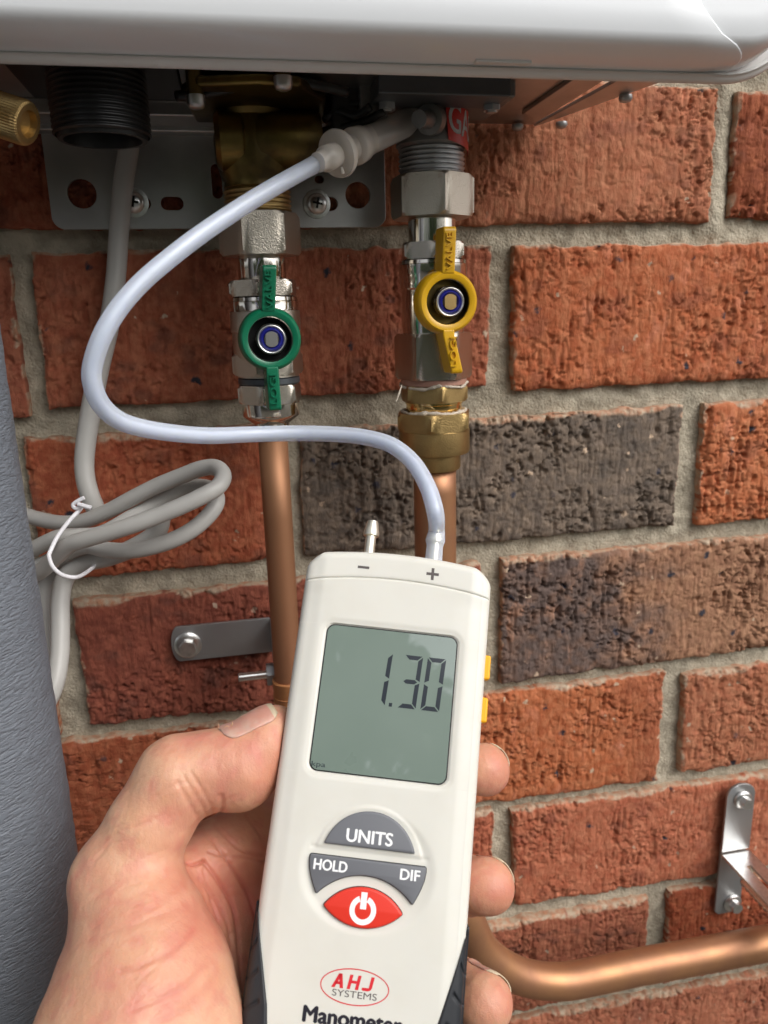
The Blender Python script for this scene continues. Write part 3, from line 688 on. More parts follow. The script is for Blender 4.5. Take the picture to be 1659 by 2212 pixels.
# arm comes out of the wall towards the viewer, a slot along it
ya, yb_ = -.0062, -.120; sx0, sx1 = xc - hw * .17, xc + hw * .17; ys, ye = ya - .014, -.10; zt_ = zbend - .0010; th_ = -.0020
dz = -.0004
for nm, poly in (('arm_side', [(x0, ya), (sx0, ya), (sx0, yb_), (x0, yb_)]), ('arm_side', [(sx1, ya), (x1, ya), (x1, yb_), (sx1, yb_)]), ('arm_neck', [(sx0, ya), (sx1, ya), (sx1, ys), (sx0, ys)]), ('arm_end', [(sx0, ye), (sx1, ye), (sx1, yb_), (sx0, yb_)])):
    MB().prism([(x, y, zt_) for x, y in poly], (0, 0, th_)).build(nm, 'bright_zinc', ab, smooth=False)
MB().box((xc, (ys + ye) / 2, zt_ - .0045), (hw * .62, .001, .003)).build('slot_stop', 'galv', ab)
s1 = W(1604, 1727, -.0065); screw(ab, s1, 21 * .52 / F, 12 * .52 / F)
s2 = W(1582, 1950, -.0033); screw(ab, s2, 21 * .53 / F, 12 * .53 / F)
tp = [(x0 + .001, y, zt_ - .006) for y in (-.02, -.08)]
pf = []
for i in range(18): pf += [(.0026, .08 * i / 18), (.0036, .08 * (i + .5) / 18)]
edge_split(MB().lathe(pf, (x0 + .004, -.025, zt_ - .0065), (0, -1, 0), 16).build('threaded_rod', 'bright_zinc', ab), 80)

# ============================================================================= water heater
wh = root('water_heater', 'white gas water heater with rounded cover hanging on the wall above the pipes', 'water heater', (-.2, -.06, .054))
# frame and cover are swept profiles (Y, Z); their right ends follow the rounded corner
def Zp(py, Y, px=829): return W(px, py + 0., Y)[2]
z160 = W(829, 160, -.1085)[2]; z136 = W(829, 137, -.1112)[2]; fr = [(-.1065, .0560), (-.1066, z160 + .0012), (-.1072, z160 + .0002), (-.1080, z160 - .0001), (-.1092, z160 + .0003), (-.1103, z160 + .0012), (-.1110, z160 + .0024), (-.1112, z136 - .0003), (-.1108, z136 + .0003), (-.1100, z136 + .0010)]
def corner_out(zmin):              # outline of the lower right corner in XZ for a frame whose bottom is at zmin
    pass
def loft(name, prof, xr, rc, m, par, zref, zlen=.5, xl=-.62):
    """prof: (Y, Z): each point gives inset = Z - zref; outline = long rounded L: bottom edge then right corner then up"""
    V = []; cols = None
    for Y, Z in prof:
        ins = Z - zref; r = max(rc - ins, .001); X1 = xr - ins; pts = [(xl, Z), (xl * .5 + X1 * .5, Z)]
        for k in range(17):
            a = -math.pi / 2 + math.pi / 2 * k / 16; pts.append((X1 - r + r * math.cos(a), Z + r + r * math.sin(a)))
        pts.append((X1, zlen)); V += [(x, Y, z) for x, z in pts]; cols = len(pts)
    n = len(prof); Fc = [(i * cols + k, i * cols + k + 1, (i + 1) * cols + k + 1, (i + 1) * cols + k) for i in range(n - 1) for k in range(cols - 1)]
    return MB().add(V, Fc).build(name, m, par)
zr = z160; XR = W(1750, 120, -.11)[0]
loft('lip', fr, XR, .036, 'grey_lip', wh, zr)
# main shell: from the groove behind the lip forward and up to the flat front
sh = [(y, W(829, py, y)[2]) for py, y in ((134, -.1098), (128, -.1118), (119, -.1148), (108, -.1180), (97, -.1208), (86, -.1231), (76, -.1249), (67, -.1263), (57, -.1273), (44, -.1280))] + [(-.1282, .0640), (-.1276, .2)]
# make the profile meet the measured shading break of the photograph
def panel(name, prof, m, par, endpx, proud, zlen=.45, xl=-.62, nx=40):
    V = []; P = []
    for i, (Y, Z) in enumerate(prof):
        a = np.array(prof[max(i - 1, 0)]); b = np.array(prof[min(i + 1, len(prof) - 1)]); t = b - a; t /= np.linalg.norm(t); nrm = np.array([-t[1], t[0]])
        if nrm[0] > 0 and i > 5 or nrm[1] > 0 and i < 5: nrm = -nrm
        P.append((Y + nrm[0] * proud, Z + nrm[1] * proud))
    for (Y, Z), ex in zip(P, endpx):
        for k in range(nx + 1): V.append((xl + (ex - xl) * (k / nx), Y, Z))
    c = nx + 1; n = len(P)
    Fc = [(i * c + k, i * c + k + 1, (i + 1) * c + k + 1, (i + 1) * c + k) for i in range(n - 1) for k in range(nx)]
    o = MB().add(V, Fc).build(name, m, par); sm = o.modifiers.new('thickness', 'SOLIDIFY'); sm.thickness = .0012; sm.offset = -1
    bv = o.modifiers.new('bevel', 'BEVEL'); bv.width = .0006; bv.segments = 3; bv.limit_method = 'ANGLE'; bv.angle_limit = rad(50); return o
shell_in = [(y + .0, z) for y, z in sh]
loft('shell', shell_in, W(1765, 60, -.125)[0], .030, 'white_enamel', wh, sh[0][1])
def endx(py, px, Y): return W(px, py, Y)[0]
ends = [endx(142, 1470, -.1092), endx(140, 1530, -.1118), endx(133, 1580, -.1152), endx(118, 1600, -.1186), endx(102, 1608, -.1218), endx(88, 1609, -.1243), endx(75, 1606, -.1262), endx(63, 1600, -.1276), endx(48, 1588, -.1287), endx(30, 1570, -.1294), endx(-4, 1529, -.1296), endx(-700, 900, -.1296)]
panel('front_cover', sh, 'white_enamel', wh, ends, .0006)
# recess and latch in the underside of the cover
lt = W(1088, 134, -.1150)
MB().box((lt[0], -.1138, lt[2] + .0010), (.0105, .0018, .0014)).build('latch_tab', 'grey_lip', wh, bevel=.0004)
MB().box((lt[0], -.1122, lt[2] + .0016), (.0165, .0022, .0010)).build('latch_recess', 'dark_steel', wh, bevel=.0004)
# metal base
ZB = .054
xs_ = W(1164, 262, -.009)[0]
base = MB().box(((-.62 + xs_) / 2, -.055, ZB + .002), ((xs_ + .62) / 2, .053, .002)); base.build('base_plate', 'steel', wh, bevel=.0006)
MB().prism([(xs_ + .0004, -.001, ZB - .0006), (.0145 + .0006, -.001, ZB - .0006), (.036, -.0765, ZB - .0006), (.045, -.105, ZB - .0006), (xs_ + .0055, -.105, ZB - .0006), (xs_ + .0035, -.06, ZB - .0006)], (0, 0, .0016)).build('side_flange', 'steel', wh, bevel=.0003)
MB().box((-.0018, -.060, ZB - .0010), (.0017, .030, .0010)).build('base_rib', 'steel', wh, bevel=.0006)
MB().box((-.34, -.018, ZB - .0030), (.245, .016, .003)).build('rear_rail', 'steel', wh, bevel=.0008)
for px, py, Y in ((1352, 196, -.062), (1213, 264, -.012), (1118, 268, -.006)):
    p = WZ(px, py, ZB - .003) if False else W(px, py, Y)
    edge_split(MB().lathe([(.0028, 0), (.0030, -.0014), (.0022, -.0026), (.0008, -.0030)], (p[0], p[1], ZB - .0008), UP, 20).build('case_screw', 'galv', wh), 50)
# dark wiring and framing above the pipes
for px, py, Y, hx, hy, hz_, m in ((760, 250, -.050, .010, .010, .010, 'black_plastic'), (800, 225, -.055, .006, .008, .013, 'cast_grey')):
    p = W(px, py, Y); MB().box(p, (hx, hy, hz_)).build('internal_frame', m, wh, bevel=.0012)
tube([W(380, 208, -.075), W(450, 200, -.078), W(540, 182, -.08), (W(610, 172, -.082)), W(690, 185, -.08), W(750, 200, -.075)], .0019, 12, 6).build('wiring', 'black_plastic', wh)
for pts_ in ([(700, 260), (730, 240), (770, 250), (800, 230)], [(690, 285), (740, 275), (790, 262), (830, 240)], [(720, 220), (760, 225), (830, 215)]):
    tube([W(x, y, -.055 - .004 * i) for i, (x, y) in enumerate(pts_)], .0016, 10, 5).build('wiring', 'black_plastic', wh)
# black threaded outlet
cx, cy = 216, 235
oc = W(cx, cy, -.075); ro = 103 * pr(oc)[2] / F; zt_ = W(cx, 140, -.075)[2]; zb2 = W(cx, 292, -.075)[2]; prof = []
n = 13
for i in range(n):
    f0 = i / n; z = zt_ + (zb2 - .001 - zt_) * f0; d = (zb2 - zt_) / n; prof += [(ro * .955, z), (ro, z + d * .35), (ro, z + d * .55), (ro * .955, z + d * .9)]
prof += [(ro * .94, zb2 + .0008), (ro * .90, zb2 - .002), (ro * .80, zb2 - .002), (ro * .76, zb2 + .001), (ro * .72, zb2 + .015)]
edge_split(MB().lathe(prof, (oc[0], oc[1], 0), UP, 56, caps=True).build('threaded_outlet', 'black_plastic', wh), 40)
MB().box((oc[0], oc[1] + .01, ZB - .0005), (.030, .026, .001)).build('outlet_flange', 'black_plastic', wh, bevel=.002)
# brass drain knob at the left edge
k0, k1 = W(-60, 228, -.092), W(62, 268, -.100); ax = k1 - k0; kl = np.linalg.norm(ax); kr = 46 * pr(k1)[2] / F; V = []; seg = 96; Fc = []
rows = [(kr * .9, 0, 0), (kr * .97, .001, 1), (kr, .002, 1), (kr, kl - .002, 1), (kr * .95, kl - .0005, 1), (kr * .84, kl, 0), (kr * .62, kl + .0001, 0), (kr * .58, kl - .0025, 0), (0.0001, kl - .003, 0)]
axn = ax / kl; u = np.cross(axn, (0, 1, 0)); u /= np.linalg.norm(u); v = np.cross(axn, u)
for r, h, kn in rows:
    for k in range(seg):
        a = 2 * math.pi * k / seg; rr = r * (1 + (.022 * (1 if k % 2 else -1) if kn else 0)); V.append(k0 + axn * h + rr * (math.cos(a) * u + math.sin(a) * v))
Fc = [(i * seg + k, i * seg + (k + 1) % seg, (i + 1) * seg + (k + 1) % seg, (i + 1) * seg + k) for i in range(len(rows) - 1) for k in range(seg)]
MB().add(V, Fc).build('drain_knob', 'brass', wh, smooth=False)
# brass inlet casting
zt_ = ZB - .001
def lz(prof, m, name, X=WX, Y=WY, par=wh, rot=0): return edge_split(MB().lathe(prof, (X, Y, 0), UP, 48).build(name, m, par), 40)
rb_ = rW(400, 72)
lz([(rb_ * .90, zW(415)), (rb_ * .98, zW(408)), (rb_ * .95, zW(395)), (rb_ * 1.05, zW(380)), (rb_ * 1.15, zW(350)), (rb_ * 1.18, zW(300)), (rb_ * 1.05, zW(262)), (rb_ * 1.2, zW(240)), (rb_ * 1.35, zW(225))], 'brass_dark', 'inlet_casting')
edge_split(thread('W', 412, 462, 72, 5).build('inlet_thread', 'brass', wh), 80)
c0, c1 = W(470, 305, WY - .006), W(690, 290, WY - .006); rr = 62 * pr(c1)[2] / F
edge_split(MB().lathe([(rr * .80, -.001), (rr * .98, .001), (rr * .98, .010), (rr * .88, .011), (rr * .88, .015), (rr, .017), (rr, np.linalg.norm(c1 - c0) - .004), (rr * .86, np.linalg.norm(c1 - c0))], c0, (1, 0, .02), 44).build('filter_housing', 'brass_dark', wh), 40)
fl_ = W(560, 226, WY - .018)
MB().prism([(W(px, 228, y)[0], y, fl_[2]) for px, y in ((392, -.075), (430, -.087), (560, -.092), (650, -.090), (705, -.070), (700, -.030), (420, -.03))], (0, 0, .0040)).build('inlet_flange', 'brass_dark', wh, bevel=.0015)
for px, py, Y in ((424, 226, -.083), (612, 186, -.095)):
    p = W(px, py, Y); edge_split(MB().lathe([(.0035, .0030), (.0034, .0002), (.0029, -.0010), (.0016, -.0016)], p, UP, 24).build('pan_screw', 'steel', wh), 50)
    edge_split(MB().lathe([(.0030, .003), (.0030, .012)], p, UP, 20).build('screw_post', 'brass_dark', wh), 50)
# gas inlet body with sticker
gi_r = rG(280, 72)
lz([(gi_r * .9, zG(326)), (gi_r * 1.0, zG(322)), (gi_r * 1.06, zG(317)), (gi_r * 1.06, zG(300)), (gi_r * .98, zG(285)), (gi_r * .98, zG(226))], 'cast_grey', 'gas_inlet', GX, GY)
edge_split(thread('G', 322, 383, 71, 6).build('gas_inlet_thread', 'galv', wh), 80)
pA, pB = W(806, 222, -.062), W(1092, 222, -.062)
MB().box(((pA[0] + pB[0]) / 2, -.055, zG(212)), ((pB[0] - pA[0]) / 2, .020, .0065)).build('gas_flange', 'cast_grey', wh, bevel=.0012)
pA, pB = W(812, 182, -.075), W(1096, 182, -.075)
MB().box(((pA[0] + pB[0]) / 2, -.070, (pA[2] + .0005)), ((pB[0] - pA[0]) / 2, .010, .0050)).build('gas_flange', 'dark_steel', wh, bevel=.0008)
for px, py in ((836, 232), (1062, 234)):
    p = W(px, py, -.066); edge_split(hexnut((p[0], p[1], p[2] - .001), UP, .0038, .0040, .3, .15).build('flange_bolt', 'galv', wh))
    edge_split(MB().lathe([(.0022, -.0018), (.0024, -.0014), (.0024, .0)], p, UP, 16).build('bolt_tip', 'steel', wh))
# sticker wraps the cylinder
q = [(961, 215), (1012, 230), (1010, 322), (971, 306)]
def on_cyl(px, py, R):
    d = ray(px, py); o = CC - np.array([GX, GY, 0]); A = d[0] ** 2 + d[1] ** 2; B = 2 * (o[0] * d[0] + o[1] * d[1]); C_ = o[0] ** 2 + o[1] ** 2 - R * R; disc = max(B * B - 4 * A * C_, 0)
    t = (-B - math.sqrt(disc)) / (2 * A); return CC + t * d
R_s = gi_r * 1.11
def cyl_at(a, z, R): return (GX + R * math.sin(a), GY - R * math.cos(a), z)
def ang(px, py): p = on_cyl(px, py, R_s); return math.atan2(p[0] - GX, -(p[1] - GY)), p[2]
aL, zLt = ang(961, 215); _, zLb = ang(971, 306)
aR = aL + 2 * .68; zt0, zb0 = zLt + .0022, zLb + .0012; slope = -.0042
SV = []; nA, nZ = 16, 4
for i in range(nA + 1):
    for j in range(nZ + 1):
        a = aL + (aR - aL) * i / nA; zz = zt0 + (zb0 - zt0) * j / nZ + slope * (i / nA) - .0005 * (j / nZ); SV.append(cyl_at(a + .10 * j / nZ, zz, R_s))
SF = [(i * (nZ + 1) + j, (i + 1) * (nZ + 1) + j, (i + 1) * (nZ + 1) + j + 1, i * (nZ + 1) + j + 1) for i in range(nA) for j in range(nZ)]
stk = MB().add(SV, SF).build('sticker', 'red_label', wh, label='red GAS sticker wrapped round the gas inlet')
# lettering bent round the same cylinder
def bent_text(s, par, m, a_mid, z_mid, capH, width, R):
    inv = np.array(wloc(par).inverted())
    o = text_mesh('lettering', s, capH, m, par, np.eye(4), width=width, bold=.014)
    for v in o.data.vertices:
        a = a_mid + v.co.x / R; p = np.array([GX + R * math.sin(a), GY - R * math.cos(a), z_mid + v.co.y + slope * (v.co.x / (R * (aR - aL))), 1.]); v.co = (inv @ p)[:3]
    o.data.update()
bent_text('GAS', stk, 'white_print', aL + (aR - aL) * .50, (zt0 + zb0) / 2 + slope / 2 - .0002, .0112, R_s * (aR - aL) * .84, R_s + .00018)
# test point nipple on the gas body
tpA, tpB = W(935, 258, -.062), W(905, 257, -.073); axn = tpB - tpA
edge_split(MB().lathe([(.0062, 0), (.0060, np.linalg.norm(axn) * .30), (.0036, np.linalg.norm(axn) * .34), (.0034, np.linalg.norm(axn))], tpA, axn, 32).build('test_nipple', 'cast_grey', wh), 40)

# mounting bracket: a steel sheet with real holes
def plate_with_holes():
    y = -.0045; c = [P for P in (W(95, 274, y), W(125, 492, y), W(831, 492, y), W(831, 300, y))]
    bm = bmesh.new(); out = []
    def arc(cx, cz, r, a0, a1, n): return [(cx + r * math.cos(a0 + (a1 - a0) * k / n), cz + r * math.sin(a0 + (a1 - a0) * k / n)) for k in range(n + 1)]
    zt1 = .055; xl_, xr_, zb_ = W(110, 440, y)[0], W(831, 440, y)[0], W(480, 493, y)[2]
    r = .0055
    loop = [(xl_, zt1)] + arc(xl_ + r, zb_ + r, r, math.pi, 1.5 * math.pi, 8) + arc(xr_ - r, zb_ + r, r, 1.5 * math.pi, 2 * math.pi, 8) + [(xr_, zt1)]
    holes = []
    for px, py, hw_, hh_ in ((178, 419, 31, 31), (300, 440, 26, 15), (372, 440, 25, 14.5), (468, 392, 12, 36), (692, 441, 38, 15), (772, 422, 28, 28), (689, 388, 11, 9), (208, 318, 5, 5)):
        p = W(px, py, y); k = pr(p)[2] / F; a, b = hw_ * k, hh_ * k; hp = []
        if a > b: hp = arc(p[0] + a - b, p[2], b, -math.pi / 2, math.pi / 2, 10) + arc(p[0] - a + b, p[2], b, math.pi / 2, 1.5 * math.pi, 10)
        elif b > a: hp = arc(p[0], p[2] + b - a, a, 0, math.pi, 10) + arc(p[0], p[2] - b + a, a, math.pi, 2 * math.pi, 10)
        else: hp = arc(p[0], p[2], a, 0, 2 * math.pi * 27 / 28, 27)
        holes.append(hp)
    cu = bpy.data.curves.new('plate', 'CURVE'); cu.dimensions = '2D'; cu.fill_mode = 'BOTH'; cu.extrude = .0009; cu.bevel_depth = .0002
    for lp in [loop] + holes:
        s = cu.splines.new('POLY'); s.points.add(len(lp) - 1); s.use_cyclic_u = True
        for pt, (x, z) in zip(s.points, lp): pt.co = (x, z, 0, 1)
    t = bpy.data.objects.new('plate', cu); COL.objects.link(t)
    me = bpy.data.meshes.new_from_object(t.evaluated_get(bpy.context.evaluated_depsgraph_get())); bpy.data.objects.remove(t)
    V = np.array([(v.co.x, y - v.co.z, v.co.y) for v in me.vertices]); Fc = [tuple(p.vertices) for p in me.polygons]
    return V, Fc
mbk = root('mounting_bracket', 'grey steel mounting plate with round holes and slots behind the pipes', 'bracket', tuple(W(470, 440, -.003)))
V, Fc = plate_with_holes(); MB().add(V, Fc).build('plate', 'steel', mbk, smooth=False)
p = W(480, 281, -.008); MB().box((W(470, 281, -.012)[0], -.010, p[2]), (.0855, .0045, .0024)).build('folded_edge', 'steel', mbk, bevel=.0010)
for px, py in ((684, 441), (290, 438)):
    c = W(px, py, -.0056)
    edge_split(MB().lathe([(.0066, 0), (.0066, .0010), (.0050, .0012)], c, (0, -1, 0), 36).build('washer', 'bright_zinc', mbk), 40)
    edge_split(MB().lathe([(.0049, .0012), (.0049, .0020), (.0042, .0034), (.0026, .0042), (.0001, .0045)], c, (0, -1, 0), 36).build('screw_head', 'bright_zinc', mbk), 60)
    for a in (0, math.pi / 2):
        Rm = np.array(Matrix.Rotation(a + .2, 3, 'Y')); MB().box(c + np.array([0, -.0040, 0]), (.0024, .0007, .0005), Rm).build('cross_recess', 'gap', mbk, smooth=False)

# ============================================================================= test hose, connector and gas side tube
MAN = None
pm = Euler((rad(57.28889665), rad(6.70064641), rad(-14.68475265)), 'XYZ').to_matrix().to_4x4(); pm.translation = Vector((-0.09757391, -0.16340778, -0.14183761))
PM = np.array(pm)
def ML(x, y, z): return (PM @ np.array([x / 1000, y / 1000, z / 1000, 1]))[:3]
hp = [(697, 346, .300), (660, 366, .2965), (620, 388, .291), (560, 423, .284), (500, 461, .277), (430, 509, .269), (370, 555, .263), (310, 606, .258), (258, 664, .254), (220, 728, .252), (199, 795, .253), (202, 838, .255), (220, 876, .259), (254, 906, .265), (300, 923, .273), (370, 935, .284), (450, 941, .296), (550, 938, .309), (650, 936, .315), (740, 939, .314), (800, 947, .311), (850, 964, .306), (893, 1000, .300), (924, 1052, .291), (940, 1105, .283)]
path = [D(*q) for q in hp] + [ML(12.3, 42, -13), ML(12.2, 37.5, -13), ML(12.2, 35, -13), ML(12.2, 28.4, -13)]
rr_ = [.0034] * 1 + [.00325] * (len(hp) - 1) + [.0031, .0037, .0031, .0033]
hs_ = tube(path, rr_, 28, 6, caps=False)
hs = obj('rubber_hose', hs_.V, hs_.F, 'hose'); tube(path, [r * .56 for r in rr_], 20, 6, caps=False).build('bore', 'hose_bore', hs); tag(hs, 'milky clear hose looping from the gas test point to the white meter', 'hose')
cn = root('hose_connector', 'translucent white plastic connector with round flanges joining the two clear hoses', 'connector', tuple(D(738, 328, .305)))
ca, cb = D(700, 345, .2985), D(800, 301, .318); ax = cb - ca; Lc = np.linalg.norm(ax)
def al(px): return (px - 700) / 100. * Lc
mmc = .305 / F
edge_split(MB().lathe([(20 * mmc, -.004), (21 * mmc, .0), (26 * mmc, .0005), (27 * mmc, al(712)), (25 * mmc, al(722)), (25 * mmc, al(724))], ca, ax, 36).build('barb', 'luer', cn), 60)
edge_split(MB().lathe([(25 * mmc, al(723)), (48 * mmc, al(725)), (50 * mmc, al(729)), (48 * mmc, al(733)), (28 * mmc, al(735))], ca, ax, 48).build('flange', 'luer', cn), 60)
edge_split(MB().lathe([(27 * mmc, al(734)), (28 * mmc, al(757)), (38 * mmc, al(760)), (40 * mmc, al(764)), (38 * mmc, al(778)), (33 * mmc, al(782)), (31 * mmc, al(800))], ca, ax, 48).build('socket', 'luer', cn), 60)
pn = D(740, 372, .304); tube([D(738, 362, .304), pn, D(741, 376, .304)], [.0006, .0008, .0006], 8, 3).build('mould_pip', 'luer', cn)
tb = tube([D(782, 308, .315), D(808, 298, .3185), D(850, 278, .325), D(885, 262, .330), D(903, 256, .333), D(922, 256, .3365)], [.0056, .0056, .0057, .0057, .0060, .0066], 28, 8).build('clear_tube', 'hose_big')
tag(tb, 'short thick clear tube pushed onto the gas test point', 'hose')

# ============================================================================= grey cable, twist tie, foam lagged pipe
cb_ = root('power_cable', 'grey power cable hanging from the heater and coiled at the left', 'cable', tuple(D(300, 1150, .36)))
cr1 = [(283, 285, .345), (277, 330, .348), (266, 400, .352), (257, 500, .357), (250, 600, .360), (236, 700, .362), (213, 800, .364), (194, 900, .366), (183, 980, .366), (184, 1030, .366), (196, 1075, .367), (212, 1110, .370)]
tube([D(*q) for q in cr1], [.0044, .0044, .0045, .0045, .0045, .0046, .0047, .0047, .0046, .0045, .0045, .0045], 24, 6).build('hanging_run', 'cable', cb_)
c2 = [(20, 1102, .372), (69, 1117, .370), (110, 1127, .367), (148, 1130, .363), (185, 1124, .360), (232, 1105, .356), (286, 1076, .352), (340, 1049, .349), (394, 1027, .345), (435, 1012, .341), (466, 1010, .337), (482, 1026, .331), (474, 1048, .327), (448, 1066, .324), (394, 1092, .322), (340, 1114, .321), (286, 1134, .320), (232, 1151, .321), (180, 1166, .323), (150, 1177, .326), (124, 1200, .331), (97, 1226, .336), (72, 1243, .340), (30, 1262, .344)]
tube([D(*q) for q in c2], .0036, 24, 6).build('cable_loop', 'cable', cb_)
c3 = [(20, 1203, .356), (69, 1187, .352), (98, 1173, .349), (130, 1160, .346), (165, 1158, .346), (221, 1152, .350), (286, 1116, .354), (340, 1086, .357), (400, 1054, .356), (440, 1052, .352), (462, 1062, .346), (468, 1085, .341), (449, 1115, .338), (408, 1149, .336), (353, 1174, .336), (286, 1189, .338), (232, 1188, .342), (190, 1180, .346), (150, 1190, .350), (100, 1215, .354), (40, 1240, .358)]
tube([D(*q) for q in c3], .0036, 24, 6).build('cable_loop', 'cable', cb_)
c4 = [(350, 1110, .345), (338, 1150, .349), (290, 1182, .352), (237, 1203, .354), (195, 1213, .355), (160, 1229, .355), (138, 1255, .355), (130, 1300, .353), (130, 1360, .350), (128, 1420, .347), (118, 1475, .343), (98, 1520, .340), (60, 1560, .338)]
tube([D(*q) for q in c4], .0042, 24, 6).build('cable_loop', 'cable', cb_)
c5 = [(180, 1215, .365), (130, 1232, .366), (104, 1255, .366), (96, 1290, .365), (98, 1350, .362), (104, 1410, .360), (112, 1470, .358)]
tube([D(*q) for q in c5], .0040, 24, 6).build('cable_loop', 'cable', cb_)
tie = root('twist_tie', 'thin white wire twist tie looped round the coiled grey cable', 'cable tie', tuple(D(130, 1170, .315)))
tube([D(*q) for q in ((178, 1092, .345), (172, 1102, .340), (153, 1121, .335), (126, 1156, .324), (109, 1190, .318), (106, 1203, .317), (115, 1226, .318), (137, 1243, .322), (168, 1246, .330), (199, 1227, .346), (204, 1215, .356))], .0009, 12, 8).build('wire', 'tie', tie)
tube([D(*q) for q in ((182, 1075, .338), (170, 1081, .338), (158, 1090, .338), (163, 1098, .338), (176, 1094, .338))], .0009, 12, 6).build('wire_end', 'tie', tie)
tube([D(*q) for q in ((168, 1089, .337), (176, 1091, .337), (185, 1094, .337), (197, 1097, .337))], .0010, 12, 6).build('wire_end', 'tie', tie)

# foam sleeve: vertical cylinder whose right side passes through the measured outline
ps1 = W(80, 1300, -.13); LR = .036
lx_, ly_ = ps1[0] - LR * 1.0, -.13
sv = []; sf = []; seg = 140; zz = np.linspace(.03, -.60, 420)
for i, z in enumerate(zz):
    for k in range(seg):
        a = 2 * math.pi * k / seg; r = LR * (1 + .010 * (vn(a * 6, z * 30, 51) - .5)) + .0004 * (fb(np.array(a * 3.0), np.array(z * 500), 52, 3) - .5) + .0003 * (vn(np.array(a * 1.2), np.array(z * 160), 57) - .5)
        if i < 25: r *= .85 + .15 * math.sin(math.pi / 2 * i / 25) if i < 25 else 1
        sv.append((lx_ + r * math.cos(a), ly_ + r * math.sin(a), z))
sa = [(i * seg + k, i * seg + (k + 1) % seg, (i + 1) * seg + (k + 1) % seg, (i + 1) * seg + k) for i in range(len(zz) - 1) for k in range(seg)]
fs = obj('insulated_pipe', sv, np.array(sa), 'lag'); tag(fs, 'pipe in a wrinkled slate grey foam sleeve along the left edge', 'insulated pipe')

# ============================================================================= manometer
man = root('manometer', 'white handheld digital manometer showing 1.30 held in the hand', 'manometer', mtx=pm)
mmv = .001
def hw_of(y):
    h = 33.0 + 0 * y
    # top corners
    yt = 27.9 - .0030 * 0
    h = np.where(y > 21.0, 33.0 - 8 * (1 - np.sqrt(np.clip(1 - ((y - 21.0) / 7.0) ** 2, 0, 1))), h)
    return h
def top_y(x): return 28.0 - 2.6 * (np.abs(x) / 29.) ** 2
def wh_of(y):       # half width of the white front (narrows where the dark grips begin)
    return np.interp(-y, [0, 89, 92, 116, 135, 160], [40, 40, 32.6, 25.6, 22.5, 21.5])
YB = -152.0
BT = 30.0
def face_z(x, y):
    """height of the moulded front face in mm"""
    hw = 33.0
    z = 0 * x
    # crown: soft slope towards the long sides
    z = z - .9 * sst(25.5, 31, np.abs(x)) - .35 * sst(20, 28, np.abs(x)) * sst(16, 10, y) * sst(-110, -80, y)
    # seam of the top cap (curved groove)
    ys = 18.0 - 3.2 * (x / 33.) ** 2
    z = z - .45 * np.exp(-((y - ys) / .28) ** 2) + .10 * sst(0, 1.2, y - ys)
    # bevelled well round the screen
    def rr(x, y, cx, cy, a, b, r):
        qx, qy = np.abs(x - cx) - a + r, np.abs(y - cy) - b + r
        return np.hypot(np.maximum(qx, 0), np.maximum(qy, 0)) + np.minimum(np.maximum(qx, qy), 0) - r
    d = rr(x, y, 0, -24, 22.9, 24.4, 3.0); z = z - .75 * sst(.45, -.10, d) - .30 * sst(2.4, .4, d)
    # dished keypad
    dk = np.hypot(x / 21.8, (y + 76) / 18.6) - 1
    up = sst(-69.5, -71, y)
    z = z - .55 * sst(.02, -.16, dk) 
    rb = np.hypot(x, y + 74.5); z = z + .35 * sst(17.8, 16.9, rb) * sst(-71.4, -70.6, y)
    z = z - .22 * np.exp(-((y + 70.9) / .5) ** 2) * (np.abs(x) < 18.8)
    # rim round the power key
    return z
xs = np.unique(np.concatenate([np.arange(-33, 33.01, .45), np.linspace(-33, -30, 14), np.linspace(30, 33, 14)]))
ysr = np.unique(np.concatenate([np.arange(YB, 20, .5), np.arange(-1.6, 1.2, .16), np.arange(-49.8, -46.8, .16), np.arange(13.5, 18.6, .16), 28 - np.geomspace(.02, 9, 34)]))
Xg = np.repeat(xs[None, :], len(ysr), 0); Yg = np.repeat(ysr[:, None], len(xs), 1)
hw = hw_of(ysr)[:, None]; Xs = Xg * hw / 33.0
Ys = Yg - 2.2 * (Xs / 29.) ** 2 * sst(12, 28, Yg)
dx = (hw - np.abs(Xs)); dt = 28 - Yg; dd = np.minimum(dx, dt * 1.1); Rf = 3.4
rnd = np.where(dd < Rf, Rf - np.sqrt(np.clip(Rf * Rf - (Rf - np.clip(dd, 0, Rf)) ** 2, 0, None)), 0)
Zs = face_z(Xs, Ys) - rnd
ny, nx = Xs.shape
V = np.stack([Xs, Ys, Zs], -1).reshape(-1, 3) * mmv
a = (np.arange(ny - 1)[:, None] * nx + np.arange(nx - 1)[None, :]).ravel(); Fq = np.stack([a, a + 1, a + nx + 1, a + nx], 1)
# side walls: ring of boundary pushed back in steps
bi = list(range(nx)) + [i * nx + nx - 1 for i in range(1, ny)] + [(ny - 1) * nx + k for k in range(nx - 2, -1, -1)] + [i * nx for i in range(ny - 2, 0, -1)]
ring = V[bi]; cen = ring.mean(0); extra = []; prev = np.array(bi); faces = [Fq]; base_n = len(V)
for j, (dz_, sc2) in enumerate(((-5.0, 1.004), (-9, 1.006), (-16, 1.006), (-23, .995), (-27, .975), (-29.5, .93), (-30.2, .86))):
    nr = ring.copy(); nr[:, 0] *= sc2; nr[:, 1] = cen[1] + (nr[:, 1] - cen[1]) * (sc2 if sc2 < 1 else 1); nr[:, 2] = dz_ * mmv
    extra.append(nr); idx = base_n + j * len(bi) + np.arange(len(bi)); n2 = np.roll(idx, -1); p2 = np.roll(prev, -1)
    faces.append(np.stack([prev, idx, n2, p2], 1)); prev = idx
V = np.concatenate([V] + extra); Fq = np.concatenate(faces)
back = tuple(int(i) for i in prev)
